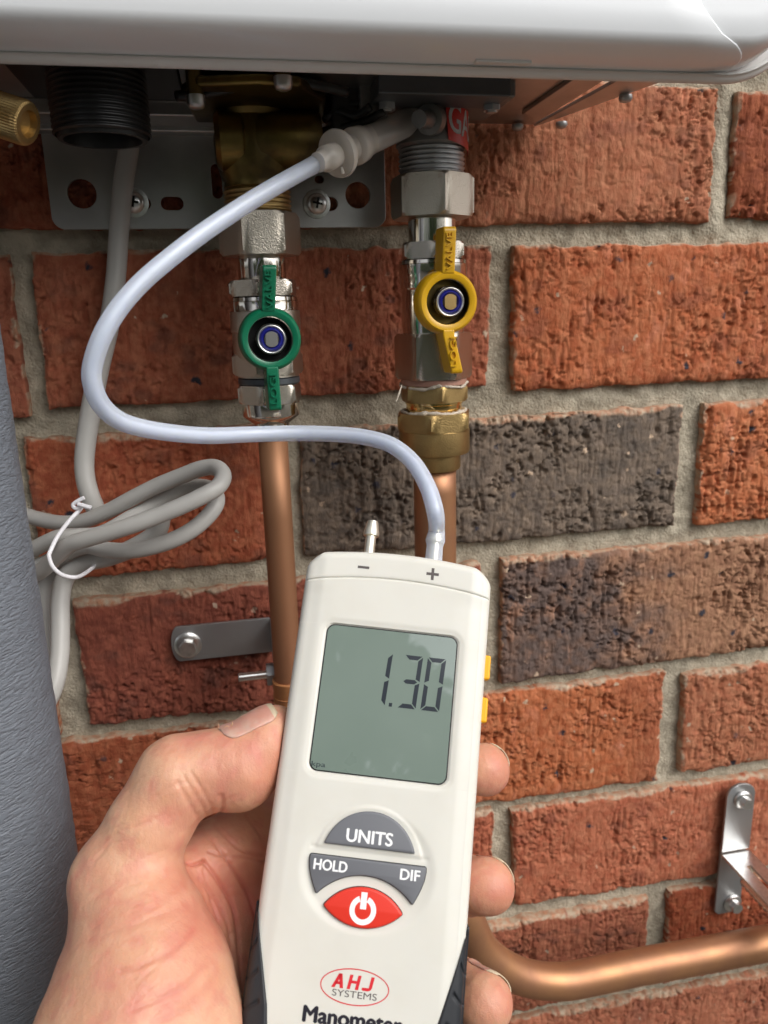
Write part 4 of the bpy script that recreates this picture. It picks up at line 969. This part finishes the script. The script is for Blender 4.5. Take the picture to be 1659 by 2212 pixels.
bodyo = obj('casing', V, [tuple(f) for f in Fq.tolist()] + [back[::-1]], 'abs', man, local=True)
bm = bmesh.new(); bm.from_mesh(bodyo.data); bmesh.ops.recalc_face_normals(bm, faces=bm.faces); bm.to_mesh(bodyo.data); bm.free()
# dark rubber grips
for s in (-1, 1):
    yy = np.linspace(-89.2, YB - .2, 150); V = []; cols = 0
    for y in yy:
        wv_ = min(float(wh_of(np.array(y))), 33.05); gv_ = sst(0, 1, 0)
        tt = np.linspace(0, 1, 26); row_ = []
        for t in tt:
            x = wv_ + (33.2 - wv_) * t; d_ = 33.2 - x; z = float(face_z(np.array(x - .001), np.array(y))) - (3.4 - math.sqrt(max(3.4 ** 2 - (3.4 - min(max(d_, 0), 3.4)) ** 2, 0)) if d_ < 3.4 else 0)
            z += .75 * min(1, t * 12) * min(1, (-89 - y) / 1.5)
            # diagonal grooves
            gph = ((y + 89) + 5.2 * t) / 8.2; fr_ = abs(gph - round(gph)) * 8.2
            if t > .28 and -146 < y < -98: z -= .70 * math.exp(-(fr_ / .55) ** 4) * min(1, (t - .28) * 10)
            row_.append((s * x, y, z))
        for z_ in (-4, -8, -14, -20, -25.5, -28): row_.append((s * (33.75 if z_ > -22 else 33.3), y, z_))
        V += row_; cols = len(row_)
    V = np.array(V) * mmv; n = len(yy); a = (np.arange(n - 1)[:, None] * cols + np.arange(cols - 1)[None, :]).ravel()
    obj('grip', V, np.stack([a, a + 1, a + cols + 1, a + cols], 1), 'abs_dark', man, local=True)
# display
def rrect(cx, cy, a, b, r, n=8):
    P = []
    for (sx, sy, a0) in ((1, 1, 0), (-1, 1, 90), (-1, -1, 180), (1, -1, 270)):
        for k in range(n + 1):
            t = rad(a0 + 90 * k / n); P.append((cx + sx * (a - r) + r * math.cos(t), cy + sy * (b - r) + r * math.sin(t)))
    return P
def plate(pts, z0, z1): return MB().prism([(x * mmv, y * mmv, z0 * mmv) for x, y in pts], (0, 0, (z1 - z0) * mmv))
scr = plate(rrect(0, -24, 22.75, 24.3, 2.9), -1.4, -.86).build('screen_frame', 'gap', man, local=True, smooth=False)
lcd = plate(rrect(0, -24, 22.35, 23.9, 2.6), -1.2, -.62).build('display', 'lcd', man, local=True, bevel=.00025, seg=2)
# seven segment digits; slant 4 degrees
def seg_poly(kind, w, h, t, g=.28):
    hh = h / 2
    if kind == 'a': return [(g, h), (w - g, h), (w - t - g, h - t), (t + g, h - t)]
    if kind == 'd': return [(g, 0), (w - g, 0), (w - t - g, t), (t + g, t)]
    if kind == 'g': return [(t * .35 + g, hh), (t + g, hh + t / 2), (w - t - g, hh + t / 2), (w - t * .35 - g, hh), (w - t - g, hh - t / 2), (t + g, hh - t / 2)]
    if kind == 'f': return [(0, h - g), (t, h - t - g), (t, hh + t * .5 + g), (0, hh + g)]
    if kind == 'b': return [(w, h - g), (w, hh + g), (w - t, hh + t * .5 + g), (w - t, h - t - g)]
    if kind == 'e': return [(0, g), (0, hh - g), (t, hh - t * .5 - g), (t, t + g)]
    if kind == 'c': return [(w, g), (w - t, t + g), (w - t, hh - t * .5 - g), (w, hh - g)]
def digit(segs, x0, y0, w, h, t):
    for k in segs:
        P = [(x0 + x + (y) * .055, y0 + y) for x, y in seg_poly(k, w, h, t)]
        MB().prism([(x * mmv, y * mmv, -.0006150) for x, y in P], (0, 0, .00005)).build('lcd_segment', 'lcd_ink', lcd, local=True, smooth=False)
y0 = -25.3; h = 17.7
digit('bc', -4.8, y0, 4.8, h, 1.45); digit('abgcd', 4.1, y0, 6.3, h, 1.45); digit('abcdef', 12.0, y0, 6.3, h, 1.45)
MB().prism([(x * mmv, y * mmv, -.000615) for x, y in ((1.3, y0), (2.4, y0), (2.45, y0 + 1.2), (1.35, y0 + 1.2))], (0, 0, .00005)).build('decimal_point', 'lcd_ink', lcd, local=True, smooth=False)
def at_(x, y, z, rot=0.):
    m_ = np.array(Matrix.Rotation(rot, 4, 'Z')); m_[:3, 3] = (x * mmv, y * mmv, z * mmv); return m_
text_mesh('unit_text', 'kpa', .0016, 'lcd_ink', lcd, at_(-19.6, -46.2, -.60), width=.0046)
# keys
def dome_key(name, pts, zb, zt, m, par=man, scl=False):
    P = np.array(pts); n = len(P); nxt = np.roll(P, -1, 0); prv = np.roll(P, 1, 0); T = nxt - prv; T /= np.linalg.norm(T, axis=1)[:, None]
    N = np.stack([-T[:, 1], T[:, 0]], 1); c = P.mean(0)
    area = .5 * np.sum(P[:, 0] * nxt[:, 1] - nxt[:, 0] * P[:, 1]); N = N if area > 0 else -N   # inward
    prof = [(0, zb), (0, zt - .55), (.12, zt - .25), (.35, zt - .08), (.75, zt)]
    bc_ = (P.max(0) + P.min(0)) / 2; hf_ = (P.max(0) - P.min(0)) / 2
    def ins(i_): return bc_ + (P - bc_) * (1 - i_ * np.array([1.5, 1.0]) / hf_) if scl else P + N * i_ * .45
    V = [(ins(i_)[k][0] * mmv, ins(i_)[k][1] * mmv, z * mmv) for i_, z in prof for k in range(n)]
    Fc = [(i * n + k, i * n + (k + 1) % n, (i + 1) * n + (k + 1) % n, (i + 1) * n + k) for i in range(len(prof) - 1) for k in range(n)]
    o_ = (len(prof) - 1) * n; Fc += [tuple(i + o_ for i in t) for t in tessellate_polygon([[Vector(V[o_ + k]) for k in range(n)]])]
    o = MB().add(V, Fc).build(name, m, par, local=True)
    # dark gap round the key
    G = P - N * .22
    MB().prism([(x * mmv, y * mmv, (zb + .02) * mmv) for x, y in G], (0, 0, .0012)).build('key_gap', 'gap', o, local=True, smooth=False)
    return o
def arcp(cx, cy, r, a0, a1, n): return [(cx + r * math.cos(rad(a0 + (a1 - a0) * k / n)), cy + r * math.sin(rad(a0 + (a1 - a0) * k / n))) for k in range(n + 1)]
def rounded(P, r=.55, n=4):
    out = []
    for i in range(len(P)):
        a, b, c = np.array(P[i - 1]), np.array(P[i]), np.array(P[(i + 1) % len(P)])
        u, v = a - b, c - b; lu, lv = np.linalg.norm(u), np.linalg.norm(v); cosang = (u @ v) / (lu * lv)
        if cosang > -.93:
            p, q = b + u / lu * min(r, lu * .45), b + v / lv * min(r, lv * .45)
            for k in range(n + 1): t = k / n; out.append(tuple((1 - t) ** 2 * p + 2 * t * (1 - t) * b + t * t * q))
        else: out.append(tuple(b))
    return out
ku = dome_key('units_key', rounded(arcp(0, -73.75, 15.15, 16, 164, 36)), -1.6, .95, 'button_grey', scl=True); ku['label'] = 'half round grey key marked UNITS'
hold = [(-18.4, -73.1), (18.4, -73.1)] + [(18.55, -74.5), (18.2, -77), (17.4, -79.5), (16.3, -82), (15.1, -84.3)] + arcp(0, -98.0, 20.4, 42.5, 137.5, 30)[1:-1] + [(-15.1, -84.3), (-16.3, -82), (-17.4, -79.5), (-18.2, -77), (-18.55, -74.5)]
kh = dome_key('hold_key', rounded(hold[::-1]), -1.6, .60, 'button_grey'); kh['label'] = 'grey key marked HOLD and DIF'
ra = (12.4 ** 2 + 6.3 ** 2) / (2 * 6.3); rb2 = (12.4 ** 2 + 5.2 ** 2) / (2 * 5.2); aa = math.degrees(math.asin(12.4 / ra)); ab_ = math.degrees(math.asin(12.4 / rb2))
red = arcp(0, -87.2 + 6.3 - ra, ra, 90 - aa, 90 + aa, 24) + arcp(0, -87.2 - 5.2 + rb2, rb2, 270 - ab_, 270 + ab_, 24)[1:-1]
kr_ = dome_key('power_key', rounded(red), -1.6, .85, 'button_red', scl=True); kr_['label'] = 'red eye shaped power key'
text_mesh('lettering', 'UNITS', .0038, 'white_print', ku, at_(-.3, -66.5, .96), width=.0146, bold=.03)
text_mesh('lettering', 'HOLD', .0031, 'white_print', kh, at_(-11.6, -76.0, .61), width=.0105, bold=.03)
text_mesh('lettering', 'DIF', .0031, 'white_print', kh, at_(13.6, -76.0, .61), width=.0061, bold=.03)
rg_ = arcp(0, -87.3, 4.15, 112, 428, 40) + arcp(0, -87.3, 2.55, 428, 112, 40)
n = 41; V = [(x * mmv, y * mmv, .00087) for x, y in rg_]; Fc = [(k, k + 1, 2 * n - 2 - k, 2 * n - 1 - k) for k in range(n - 1)]
mb = MB().add(V, Fc); mb.add([(-.00095, -.0870, .00088), (.00095, -.0870, .00088), (.00095, -.0822, .00088), (-.00095, -.0822, .00088)], [(0, 1, 2, 3)]); mb.build('power_symbol', 'white_print', kr_, local=True, smooth=False)
# printed marks on the casing
def flat_ring(cx, cy, a, b, wd, z, m, name):
    n = 90; V = []
    for k in range(n):
        t = 2 * math.pi * k / n
        for q_ in (0, wd): V.append(((cx + (a - q_) * math.cos(t)) * mmv, (cy + (b - q_) * math.sin(t)) * mmv, z * mmv))
    MB().add(V, [(2 * k, 2 * ((k + 1) % n), 2 * ((k + 1) % n) + 1, 2 * k + 1) for k in range(n)]).build(name, m, man, local=True, smooth=False)
flat_ring(0, -108.5, 10.5, 4.95, .33, .03, 'ink_red', 'logo_ring')
def glyphs(name, polys, m, x0, y0, z, sl):
    mb = MB()
    for P in polys: mb.add([((x0 + x + sl * y) * mmv, (y0 + y) * mmv, z * mmv) for x, y in P], [tuple(range(len(P)))])
    mb.build(name, m, man, local=True, smooth=False)
LW = 1.0
glyphs('logo_text', [[(0, 0), (1.05, 0), (2.35, 3.9), (1.3, 3.9)], [(2.35, 3.9), (1.3, 3.9), (2.6, 0), (3.65, 0)], [(.85, .95), (2.8, .95), (2.62, 1.7), (1.05, 1.7)],
    [(4.7, 0), (5.7, 0), (5.7, 3.9), (4.7, 3.9)], [(7.2, 0), (8.2, 0), (8.2, 3.9), (7.2, 3.9)], [(5.7, 1.6), (7.2, 1.6), (7.2, 2.4), (5.7, 2.4)],
    [(11.2, 3.9), (12.2, 3.9), (12.2, 1.0), (11.9, .3), (11.2, 0), (11.2, .85)], [(11.2, .85), (11.2, 0), (9.6, 0), (9.2, .25), (9.2, .85)]], 'ink_red', -7.1, -109.2, .035, .18)
text_mesh('logo_text', 'SYSTEMS', .0018, 'ink_grey', man, at_(.2, -110.6, .03), width=.0136, bold=.0)
text_mesh('product_text', 'Manometer', .0042, 'ink_dark', man, at_(.4, -117.2, .03), width=.0296, bold=.045)
def flatbox(x0, x1, y0, y1, z, m, name): MB().add([(x0 * mmv, y0 * mmv, z * mmv), (x1 * mmv, y0 * mmv, z * mmv), (x1 * mmv, y1 * mmv, z * mmv), (x0 * mmv, y1 * mmv, z * mmv)], [(0, 1, 2, 3)]).build(name, m, man, local=True, smooth=False)
flatbox(-14.7, -10.6, 20.8, 21.7, .14, 'ink_grey', 'minus_mark'); flatbox(9.7, 14.1, 20.95, 21.95, .14, 'ink_grey', 'plus_mark'); flatbox(11.4, 12.4, 19.3, 23.6, .145, 'ink_grey', 'plus_mark')
# side keys
for y in (-8.3, -22.7):
    MB().box((.0336, y * mmv, -.0070), (.0014, .0042, .0024)).build('side_key', 'button_yellow', man, local=True, bevel=.0008, seg=3)
# pressure ports
for x in (-12.0, 12.2):
    edge_split(MB().lathe([(.0024, -.004), (.0024, .0005), (.0020, .0010), (.0020, .0096), (.0029, .0099), (.0030, .0110), (.0022, .0150), (.0020, .0156), (.0012, .0157), (.0011, .010)], (x * mmv, .0268, -.013), (0, 1, 0), 32).build('pressure_port', 'port_metal', man, local=True), 30)

# ============================================================================= the hand
def hand():
    # everything in camera space, millimetres: x right, y up, z towards the lens
    def C(px, py, d): return np.array([(px - 829.5) * d / F, (1106 - py) * d / F, -d]) * 1000
    parts = []   # (group, [(point, radius)...])
    th = [((262, 1905, .250), 15.0), ((318, 1790, .253), 13.2), ((385, 1678, .258), 13.6), ((455, 1662, .2605), 12.8), ((515, 1655, .263), 13.8), ((578, 1598, .2675), 11.2), ((602, 1570, .2695), 6.6)]
    meta = [((262, 1905, .250), 15.0), ((296, 2005, .243), 20.0), ((310, 2130, .236), 26.5), ((300, 2260, .230), 31.5), ((300, 2480, .228), 33.0), ((300, 2800, .228), 31.0)]
    idx = [((505, 1850, .283), 13.0), ((560, 1775, .300), 10.8), ((740, 1690, .306), 10.0), ((915, 1660, .303), 9.6), ((1000, 1660, .290), 9.3), ((1046, 1662, .278), 9.3)]
    mid = [((520, 1980, .277), 13.5), ((600, 1960, .292), 11.0), ((780, 1925, .298), 10.2), ((930, 1908, .290), 9.8), ((1005, 1912, .277), 9.4), ((1052, 1916, .264), 9.4)]
    rin = [((520, 2130, .270), 14.0), ((610, 2140, .283), 11.0), ((770, 2120, .287), 10.2), ((915, 2110, .278), 9.6), ((990, 2135, .264), 9.3), ((1044, 2166, .252), 9.5)]
    pin = [((500, 2290, .264), 14.0), ((610, 2330, .275), 10.0), ((760, 2330, .278), 9.2), ((880, 2330, .269), 8.8), ((960, 2360, .256), 8.6)]
    palm = [((505, 1850, .283), 13.0), ((500, 1990, .279), 15.0), ((490, 2140, .272), 17.0), ((470, 2320, .262), 20.0), ((400, 2560, .245), 28.0), ((330, 2800, .235), 30.0)]
    web = [((440, 1880, .272), 12.0), ((430, 1990, .268), 14.0), ((420, 2120, .262), 18.0), ((400, 2320, .250), 24.0)]
    web2 = [((380, 1900, .264), 11.0), ((455, 1845, .280), 10.0), ((515, 1800, .290), 10.0)]
    def sd_chain(P, ch):
        d = None; pts = [(C(*c), r) for c, r in ch]
        for (a, ra), (b, rb) in zip(pts[:-1], pts[1:]):
            ab = b - a; t = np.clip(((P - a) @ ab) / (ab @ ab), 0, 1); q = np.linalg.norm(P - (a + t[:, None] * ab), axis=1) - (ra + (rb - ra) * t)
            d = q if d is None else smin(d, q, 3.0)
        return d
    def smin(a, b, k):
        h = np.clip(.5 + .5 * (b - a) / k, 0, 1); return b * (1 - h) + a * h - k * h * (1 - h)
    Rcam = RC; RM = PM[:3, :3]; OM = PM[:3, 3]
    def to_dev(P):      # camera mm -> device mm
        Wd = (P / 1000) @ Rcam.T + CC; return (Wd - OM) @ RM * 1000
    def f(P):
        dth = sd_chain(P, th); dme = sd_chain(P, meta); d = smin(dth, dme, 7)
        dp = smin(sd_chain(P, palm), sd_chain(P, web), 10); dp = smin(dp, sd_chain(P, web2), 8)
        for fg in (idx, mid, rin, pin): dp = smin(dp, sd_chain(P, fg), 3.5)
        # thenar eminence against palm: tight fold
        d = smin(d, dp, 4.0)
        d = d + 1.0 * (vn3(P / 17., 3) - .5) + .45 * (vn3(P / 6., 4) - .5)
        q = to_dev(P); bx = np.abs(q - np.array([0, -62, -15.0])) - np.array([33.2, 90, 15.2]) + 4; db = np.linalg.norm(np.maximum(bx, 0), axis=1) + np.minimum(bx.max(1), 0) - 4
        k = 1.0; h = np.clip(.5 - .5 * (d + db) / k, 0, 1); return d * (1 - h) - db * h + k * h * (1 - h)
    # bounds
    allp = np.array([C(*c) for ch in (th, meta, idx, mid, rin, pin, palm, web) for c, r in ch]); lo = allp.min(0) - 36; hi = allp.max(0) + 36
    lo[1] = C(300, 2560, .23)[1]     # stop a little below the picture
    st = 1.15
    n = np.ceil((hi - lo) / st).astype(int) + 1
    # coarse pass finds the narrow band
    cs = 4; nc = np.ceil(n / cs).astype(int) + 1
    g_ = np.stack(np.meshgrid(*[lo[i] + np.arange(nc[i]) * st * cs for i in range(3)], indexing='ij'), -1).reshape(-1, 3)
    dc = f(g_).reshape(nc)
    vals = np.full(n, 9.0)
    ii = np.stack(np.meshgrid(*[np.arange(k) for k in n], indexing='ij'), -1).reshape(-1, 3)
    ci = np.minimum(np.round(ii / cs).astype(int), nc - 1); dcv = dc[ci[:, 0], ci[:, 1], ci[:, 2]]
    near = np.abs(dcv) < st * cs * 1.6; flat = np.where(dcv > 0, 9., -9.)
    Pn = lo + ii[near] * st; out = np.concatenate([f(Pn[k:k + 200000]) for k in range(0, len(Pn), 200000)]); flat[near] = out
    vals = flat.reshape(n)
    vals[:, 0, :] = np.maximum(vals[:, 0, :], .2); vals[:, :, 0] = 9; vals[:, :, -1] = 9
    # surface nets
    s = vals < 0; c8 = [(a, b, c) for a in (0, 1) for b in (0, 1) for c in (0, 1)]
    sh = tuple(k - 1 for k in n); cnt = np.zeros(sh, int)
    def sl(a, b, c, A): return A[a:a + sh[0], b:b + sh[1], c:c + sh[2]]
    for a, b, c in c8: cnt += sl(a, b, c, s)
    act = (cnt > 0) & (cnt < 8); ids = np.full(sh, -1); ids[act] = np.arange(act.sum())
    pos = np.zeros((act.sum(), 3)); wt = np.zeros(act.sum())
    for i, p in enumerate(c8):
        for q in c8[i + 1:]:
            if sum(abs(p[k] - q[k]) for k in range(3)) != 1: continue
            v0 = sl(*p, vals)[act]; v1 = sl(*q, vals)[act]; cr_x = (v0 < 0) != (v1 < 0); t = np.where(cr_x, v0 / np.where(cr_x, v0 - v1, 1), 0)
            pp = np.array(p) + t[:, None] * (np.array(q) - np.array(p)); pos += pp * cr_x[:, None]; wt += cr_x
    V = lo + (np.argwhere(act) + pos / wt[:, None]) * st
    quads = []
    for ax_ in range(3):
        o1, o2 = [(1, 2), (2, 0), (0, 1)][ax_]
        e0 = [slice(None)] * 3; e1 = [slice(None)] * 3; e0[ax_] = slice(0, n[ax_] - 1); e1[ax_] = slice(1, n[ax_])
        A = s[tuple(e0)]; B = s[tuple(e1)]; cross = A != B; idx_ = np.argwhere(cross)
        ok = (idx_[:, o1] > 0) & (idx_[:, o2] > 0) & (idx_[:, o1] < n[o1] - 1) & (idx_[:, o2] < n[o2] - 1); idx_ = idx_[ok]
        fl_ = A[tuple(idx_.T)]
        def g3(d1, d2):
            k = idx_.copy(); k[:, o1] -= d1; k[:, o2] -= d2; return ids[tuple(k.T)]
        q = np.stack([g3(0, 0), g3(1, 0), g3(1, 1), g3(0, 1)], 1); q[~fl_] = q[~fl_][:, ::-1]; quads.append(q)
    Q = np.concatenate(quads); Q = Q[(Q >= 0).all(1)][:, ::-1]
    return V, Q, f, C
V, Q, fS, Cc = hand()
def grad(P, e=.4):
    G = np.stack([fS(P + np.eye(3)[i] * e) - fS(P - np.eye(3)[i] * e) for i in range(3)], 1); return G / (np.linalg.norm(G, axis=1)[:, None] + 1e-9)
for _ in range(1):
    G_ = grad(V); V = V - G_ * np.clip(fS(V), -1, 1)[:, None]
# subdivide once through a temporary mesh
me = bpy.data.meshes.new('t'); me.from_pydata(V.tolist(), [], Q.tolist()); to = bpy.data.objects.new('t', me); COL.objects.link(to)
sm = to.modifiers.new('s', 'SUBSURF'); sm.levels = 1; me2 = bpy.data.meshes.new_from_object(to.evaluated_get(bpy.context.evaluated_depsgraph_get())); bpy.data.objects.remove(to)
n = len(me2.vertices); V = np.empty(n * 3); me2.vertices.foreach_get('co', V); V = V.reshape(-1, 3); Nn = np.empty(n * 3); me2.vertices.foreach_get('normal', Nn); Nn = Nn.reshape(-1, 3)
Q = np.empty(len(me2.loops), dtype=np.int32); me2.loops.foreach_get('vertex_index', Q); Q = Q.reshape(-1, 4)
if (Nn * grad(V[:2000] if False else V[::max(1, n // 500)]).mean() if False else np.sum(Nn[::500] * grad(V[::500]), 1)).mean() < 0: Q = Q[:, ::-1]; Nn = -Nn
px = 829.5 + F * V[:, 0] / -V[:, 2]; py = 1106 - F * V[:, 1] / -V[:, 2]
facing = np.clip(Nn[:, 2] * 1.6, 0, 1)
def pdist(pts):
    pts = np.array(cr([(a, b, 0) for a, b in pts], 5))[:, :2]; d = np.full(n, 1e9)
    for a, b in zip(pts[:-1], pts[1:]):
        ab = b - a; t = np.clip(((px - a[0]) * ab[0] + (py - a[1]) * ab[1]) / (ab @ ab + 1e-9), 0, 1); d = np.minimum(d, np.hypot(px - a[0] - t * ab[0], py - a[1] - t * ab[1]))
    return d
redv = np.zeros(n); disp = np.zeros(n)
creases = [  # (points, width px, depth mm, redness, zmin)
    ([(400, 1864), (412, 1867), (428, 1865), (440, 1858)], 3.2, 1.3, .9), ([(385, 1690), (405, 1730), (425, 1765), (440, 1800)], 5, .28, .25), ([(398, 1678), (420, 1715), (438, 1745), (450, 1775)], 4, .22, .2), ([(412, 1668), (436, 1705), (452, 1735), (462, 1762)], 4, .25, .25),
    ([(340, 1720), (370, 1700), (400, 1690)], 5, .18, .15), ([(470, 1770), (480, 1745), (478, 1720)], 5, .6, .5),
    ([(260, 2098), (300, 2088), (340, 2070), (385, 2045), (415, 2010)], 6, .32, .75), ([(285, 2182), (340, 2160), (400, 2128), (440, 2085)], 6, .28, .6), ([(290, 1980), (330, 1960), (370, 1930), (395, 1905)], 9, .15, .55),
    ([(250, 2010), (300, 1995), (350, 1975), (400, 1958)], 8, .18, .4), ([(330, 2212), (380, 2190), (430, 2150), (465, 2110)], 6, .25, .45), ([(410, 1890), (418, 1940), (420, 1985)], 6, -.5, .2),
    ([(440, 1860), (470, 1900), (500, 1950), (512, 2000), (518, 2070), (525, 2140)], 4.5, .9, .7), ([(455, 1810), (500, 1870), (540, 1940), (560, 2020)], 4, .8, .6), ([(470, 1790), (520, 1835), (566, 1850)], 3.5, .7, .5), ([(530, 1760), (560, 1800), (572, 1830)], 3.5, .6, .5),
    ([(452, 1840), (480, 1848), (530, 1852), (575, 1868)], 3, .5, .4), ([(430, 1900), (460, 1935), (488, 1985), (500, 2040)], 4, .5, .4), ([(440, 1880), (452, 1930), (470, 1985)], 3, .4, .3)]
rng = np.random.RandomState(11)
for i in range(90):   # small random skin folds over the thenar and thumb
    x0, y0 = rng.uniform(180, 480), rng.uniform(1700, 2212); a_ = rng.uniform(-.9, -.3); L = rng.uniform(20, 80)
    creases.append(([(x0, y0), (x0 + L * .5 * math.cos(a_), y0 + L * .5 * math.sin(a_) + rng.uniform(-5, 5)), (x0 + L * math.cos(a_), y0 + L * math.sin(a_))], rng.uniform(1.4, 3.2), rng.uniform(.05, .17), .10))
for pts, wd, dpt, rd in creases:
    d = pdist(pts); k = np.exp(-(d / wd) ** 2); disp += dpt * k * facing; redv = np.maximum(redv, rd * np.exp(-(d / (wd * 1.6)) ** 2) * .55)
V = V - Nn * disp[:, None]
# redness: pads, knuckles and palm are rosier
def blob(cx, cy, r, a): return a * np.exp(-((px - cx) ** 2 + (py - cy) ** 2) / r ** 2)
redv = redv * .8 + blob(560, 1640, 75, .40) + blob(385, 1880, 60, .22) + blob(1085, 1665, 45, .5) + blob(1090, 1920, 45, .5) + blob(1085, 2160, 50, .5) + blob(520, 1950, 120, .60) + blob(420, 1985, 45, .25) + blob(400, 2100, 80, .18) + blob(340, 2180, 70, .12) + .25 * (vn3(V / 14., 9) - .4)
redv = np.clip(redv, 0, 1)
Vw = (V / 1000) @ RC.T + CC
hroot = root('person', 'bare left hand of a person gripping the white meter from below', 'person', tuple(D(320, 2200, .25)))
hand_o = obj('hand', Vw, Q, 'skin', hroot, attrs={'red': redv}); bpy.data.meshes.remove(me2)

def nail(p0, p1, Nrm, half, m_label, lift=.35, tip=.30, tmax=16):
    """shell on the skin: p0 -> p1 along the finger (camera mm), Nrm = direction the nail looks"""
    p0, p1 = np.array(p0), np.array(p1); ax = p1 - p0; L = np.linalg.norm(ax); ax /= L; Nrm = np.array(Nrm, float); Nrm -= ax * (Nrm @ ax); Nrm /= np.linalg.norm(Nrm); B = np.cross(ax, Nrm)
    nu, nv_ = 22, 18; P = []
    for i in range(nu + 1):
        u = i / nu; hw_ = half * (math.sqrt(max(0, 1 - ((.22 - u) / .22) ** 2)) if u < .22 else (math.sqrt(max(0, 1 - ((u - .80) / .24) ** 2)) if u > .80 else 1))
        for j in range(nv_ + 1):
            a = hw_ * (2 * j / nv_ - 1); P.append((p0 + ax * L * u, math.cos(a) * Nrm + math.sin(a) * B, u, abs(2 * j / nv_ - 1)))
    o_ = np.array([p[0] for p in P]); d_ = np.array([p[1] for p in P]); t = np.full(len(P), float(tmax))
    for _ in range(60): t = t - np.clip(fS(o_ + d_ * t[:, None]), -3, 3) * .8
    uu = np.array([p[2] for p in P]); jj = np.array([p[3] for p in P])
    t = t + lift * sst(0, .12, uu) * sst(1.05, .8, jj) - .15 + .05
    X = o_ + d_ * t[:, None]; c = nv_ + 1; Fc = [(i * c + j, i * c + j + 1, (i + 1) * c + j + 1, (i + 1) * c + j) for i in range(nu) for j in range(nv_)]
    Xw = (X / 1000) @ RC.T + CC; o = MB().add(Xw, Fc).build('fingernail', 'nail', hroot); o.data.materials.append(M['nail_tip'])
    for pl in o.data.polygons: pl.material_index = 1 if (pl.index // nv_) > nu * (1 - tip * .5) else 0
    sm = o.modifiers.new('t', 'SOLIDIFY'); sm.thickness = .0004; sm.offset = 1
    o['label'] = m_label
nail(Cc(500, 1640, .2625), Cc(612, 1583, .2690), (-.25, .92, .20), .66, 'thumb nail with a ragged pale edge', tip=.25)
nail(Cc(1010, 1660, .290), Cc(1060, 1662, .276), (.55, .35, -.55), .75, 'index finger nail')
nail(Cc(1015, 1912, .277), Cc(1068, 1916, .262), (.60, .40, -.45), .75, 'middle finger nail')
nail(Cc(1000, 2138, .263), Cc(1058, 2172, .250), (.65, .55, -.30), .80, 'ring finger nail')
# a few flakes of dry skin behind the thumb nail
for pts in ([(470, 1573), (473, 1568), (471, 1564)], [(484, 1571), (489, 1568), (495, 1569)], [(499, 1569), (502, 1563), (501, 1559)]):
    tube([(np.array(Cc(a, b, .2575)) / 1000) @ RC.T + CC for a, b in pts], [.00015, .0002, .0001], 6, 3).build('skin_flake', 'skin', hroot)
print('objects', len(bpy.data.objects))
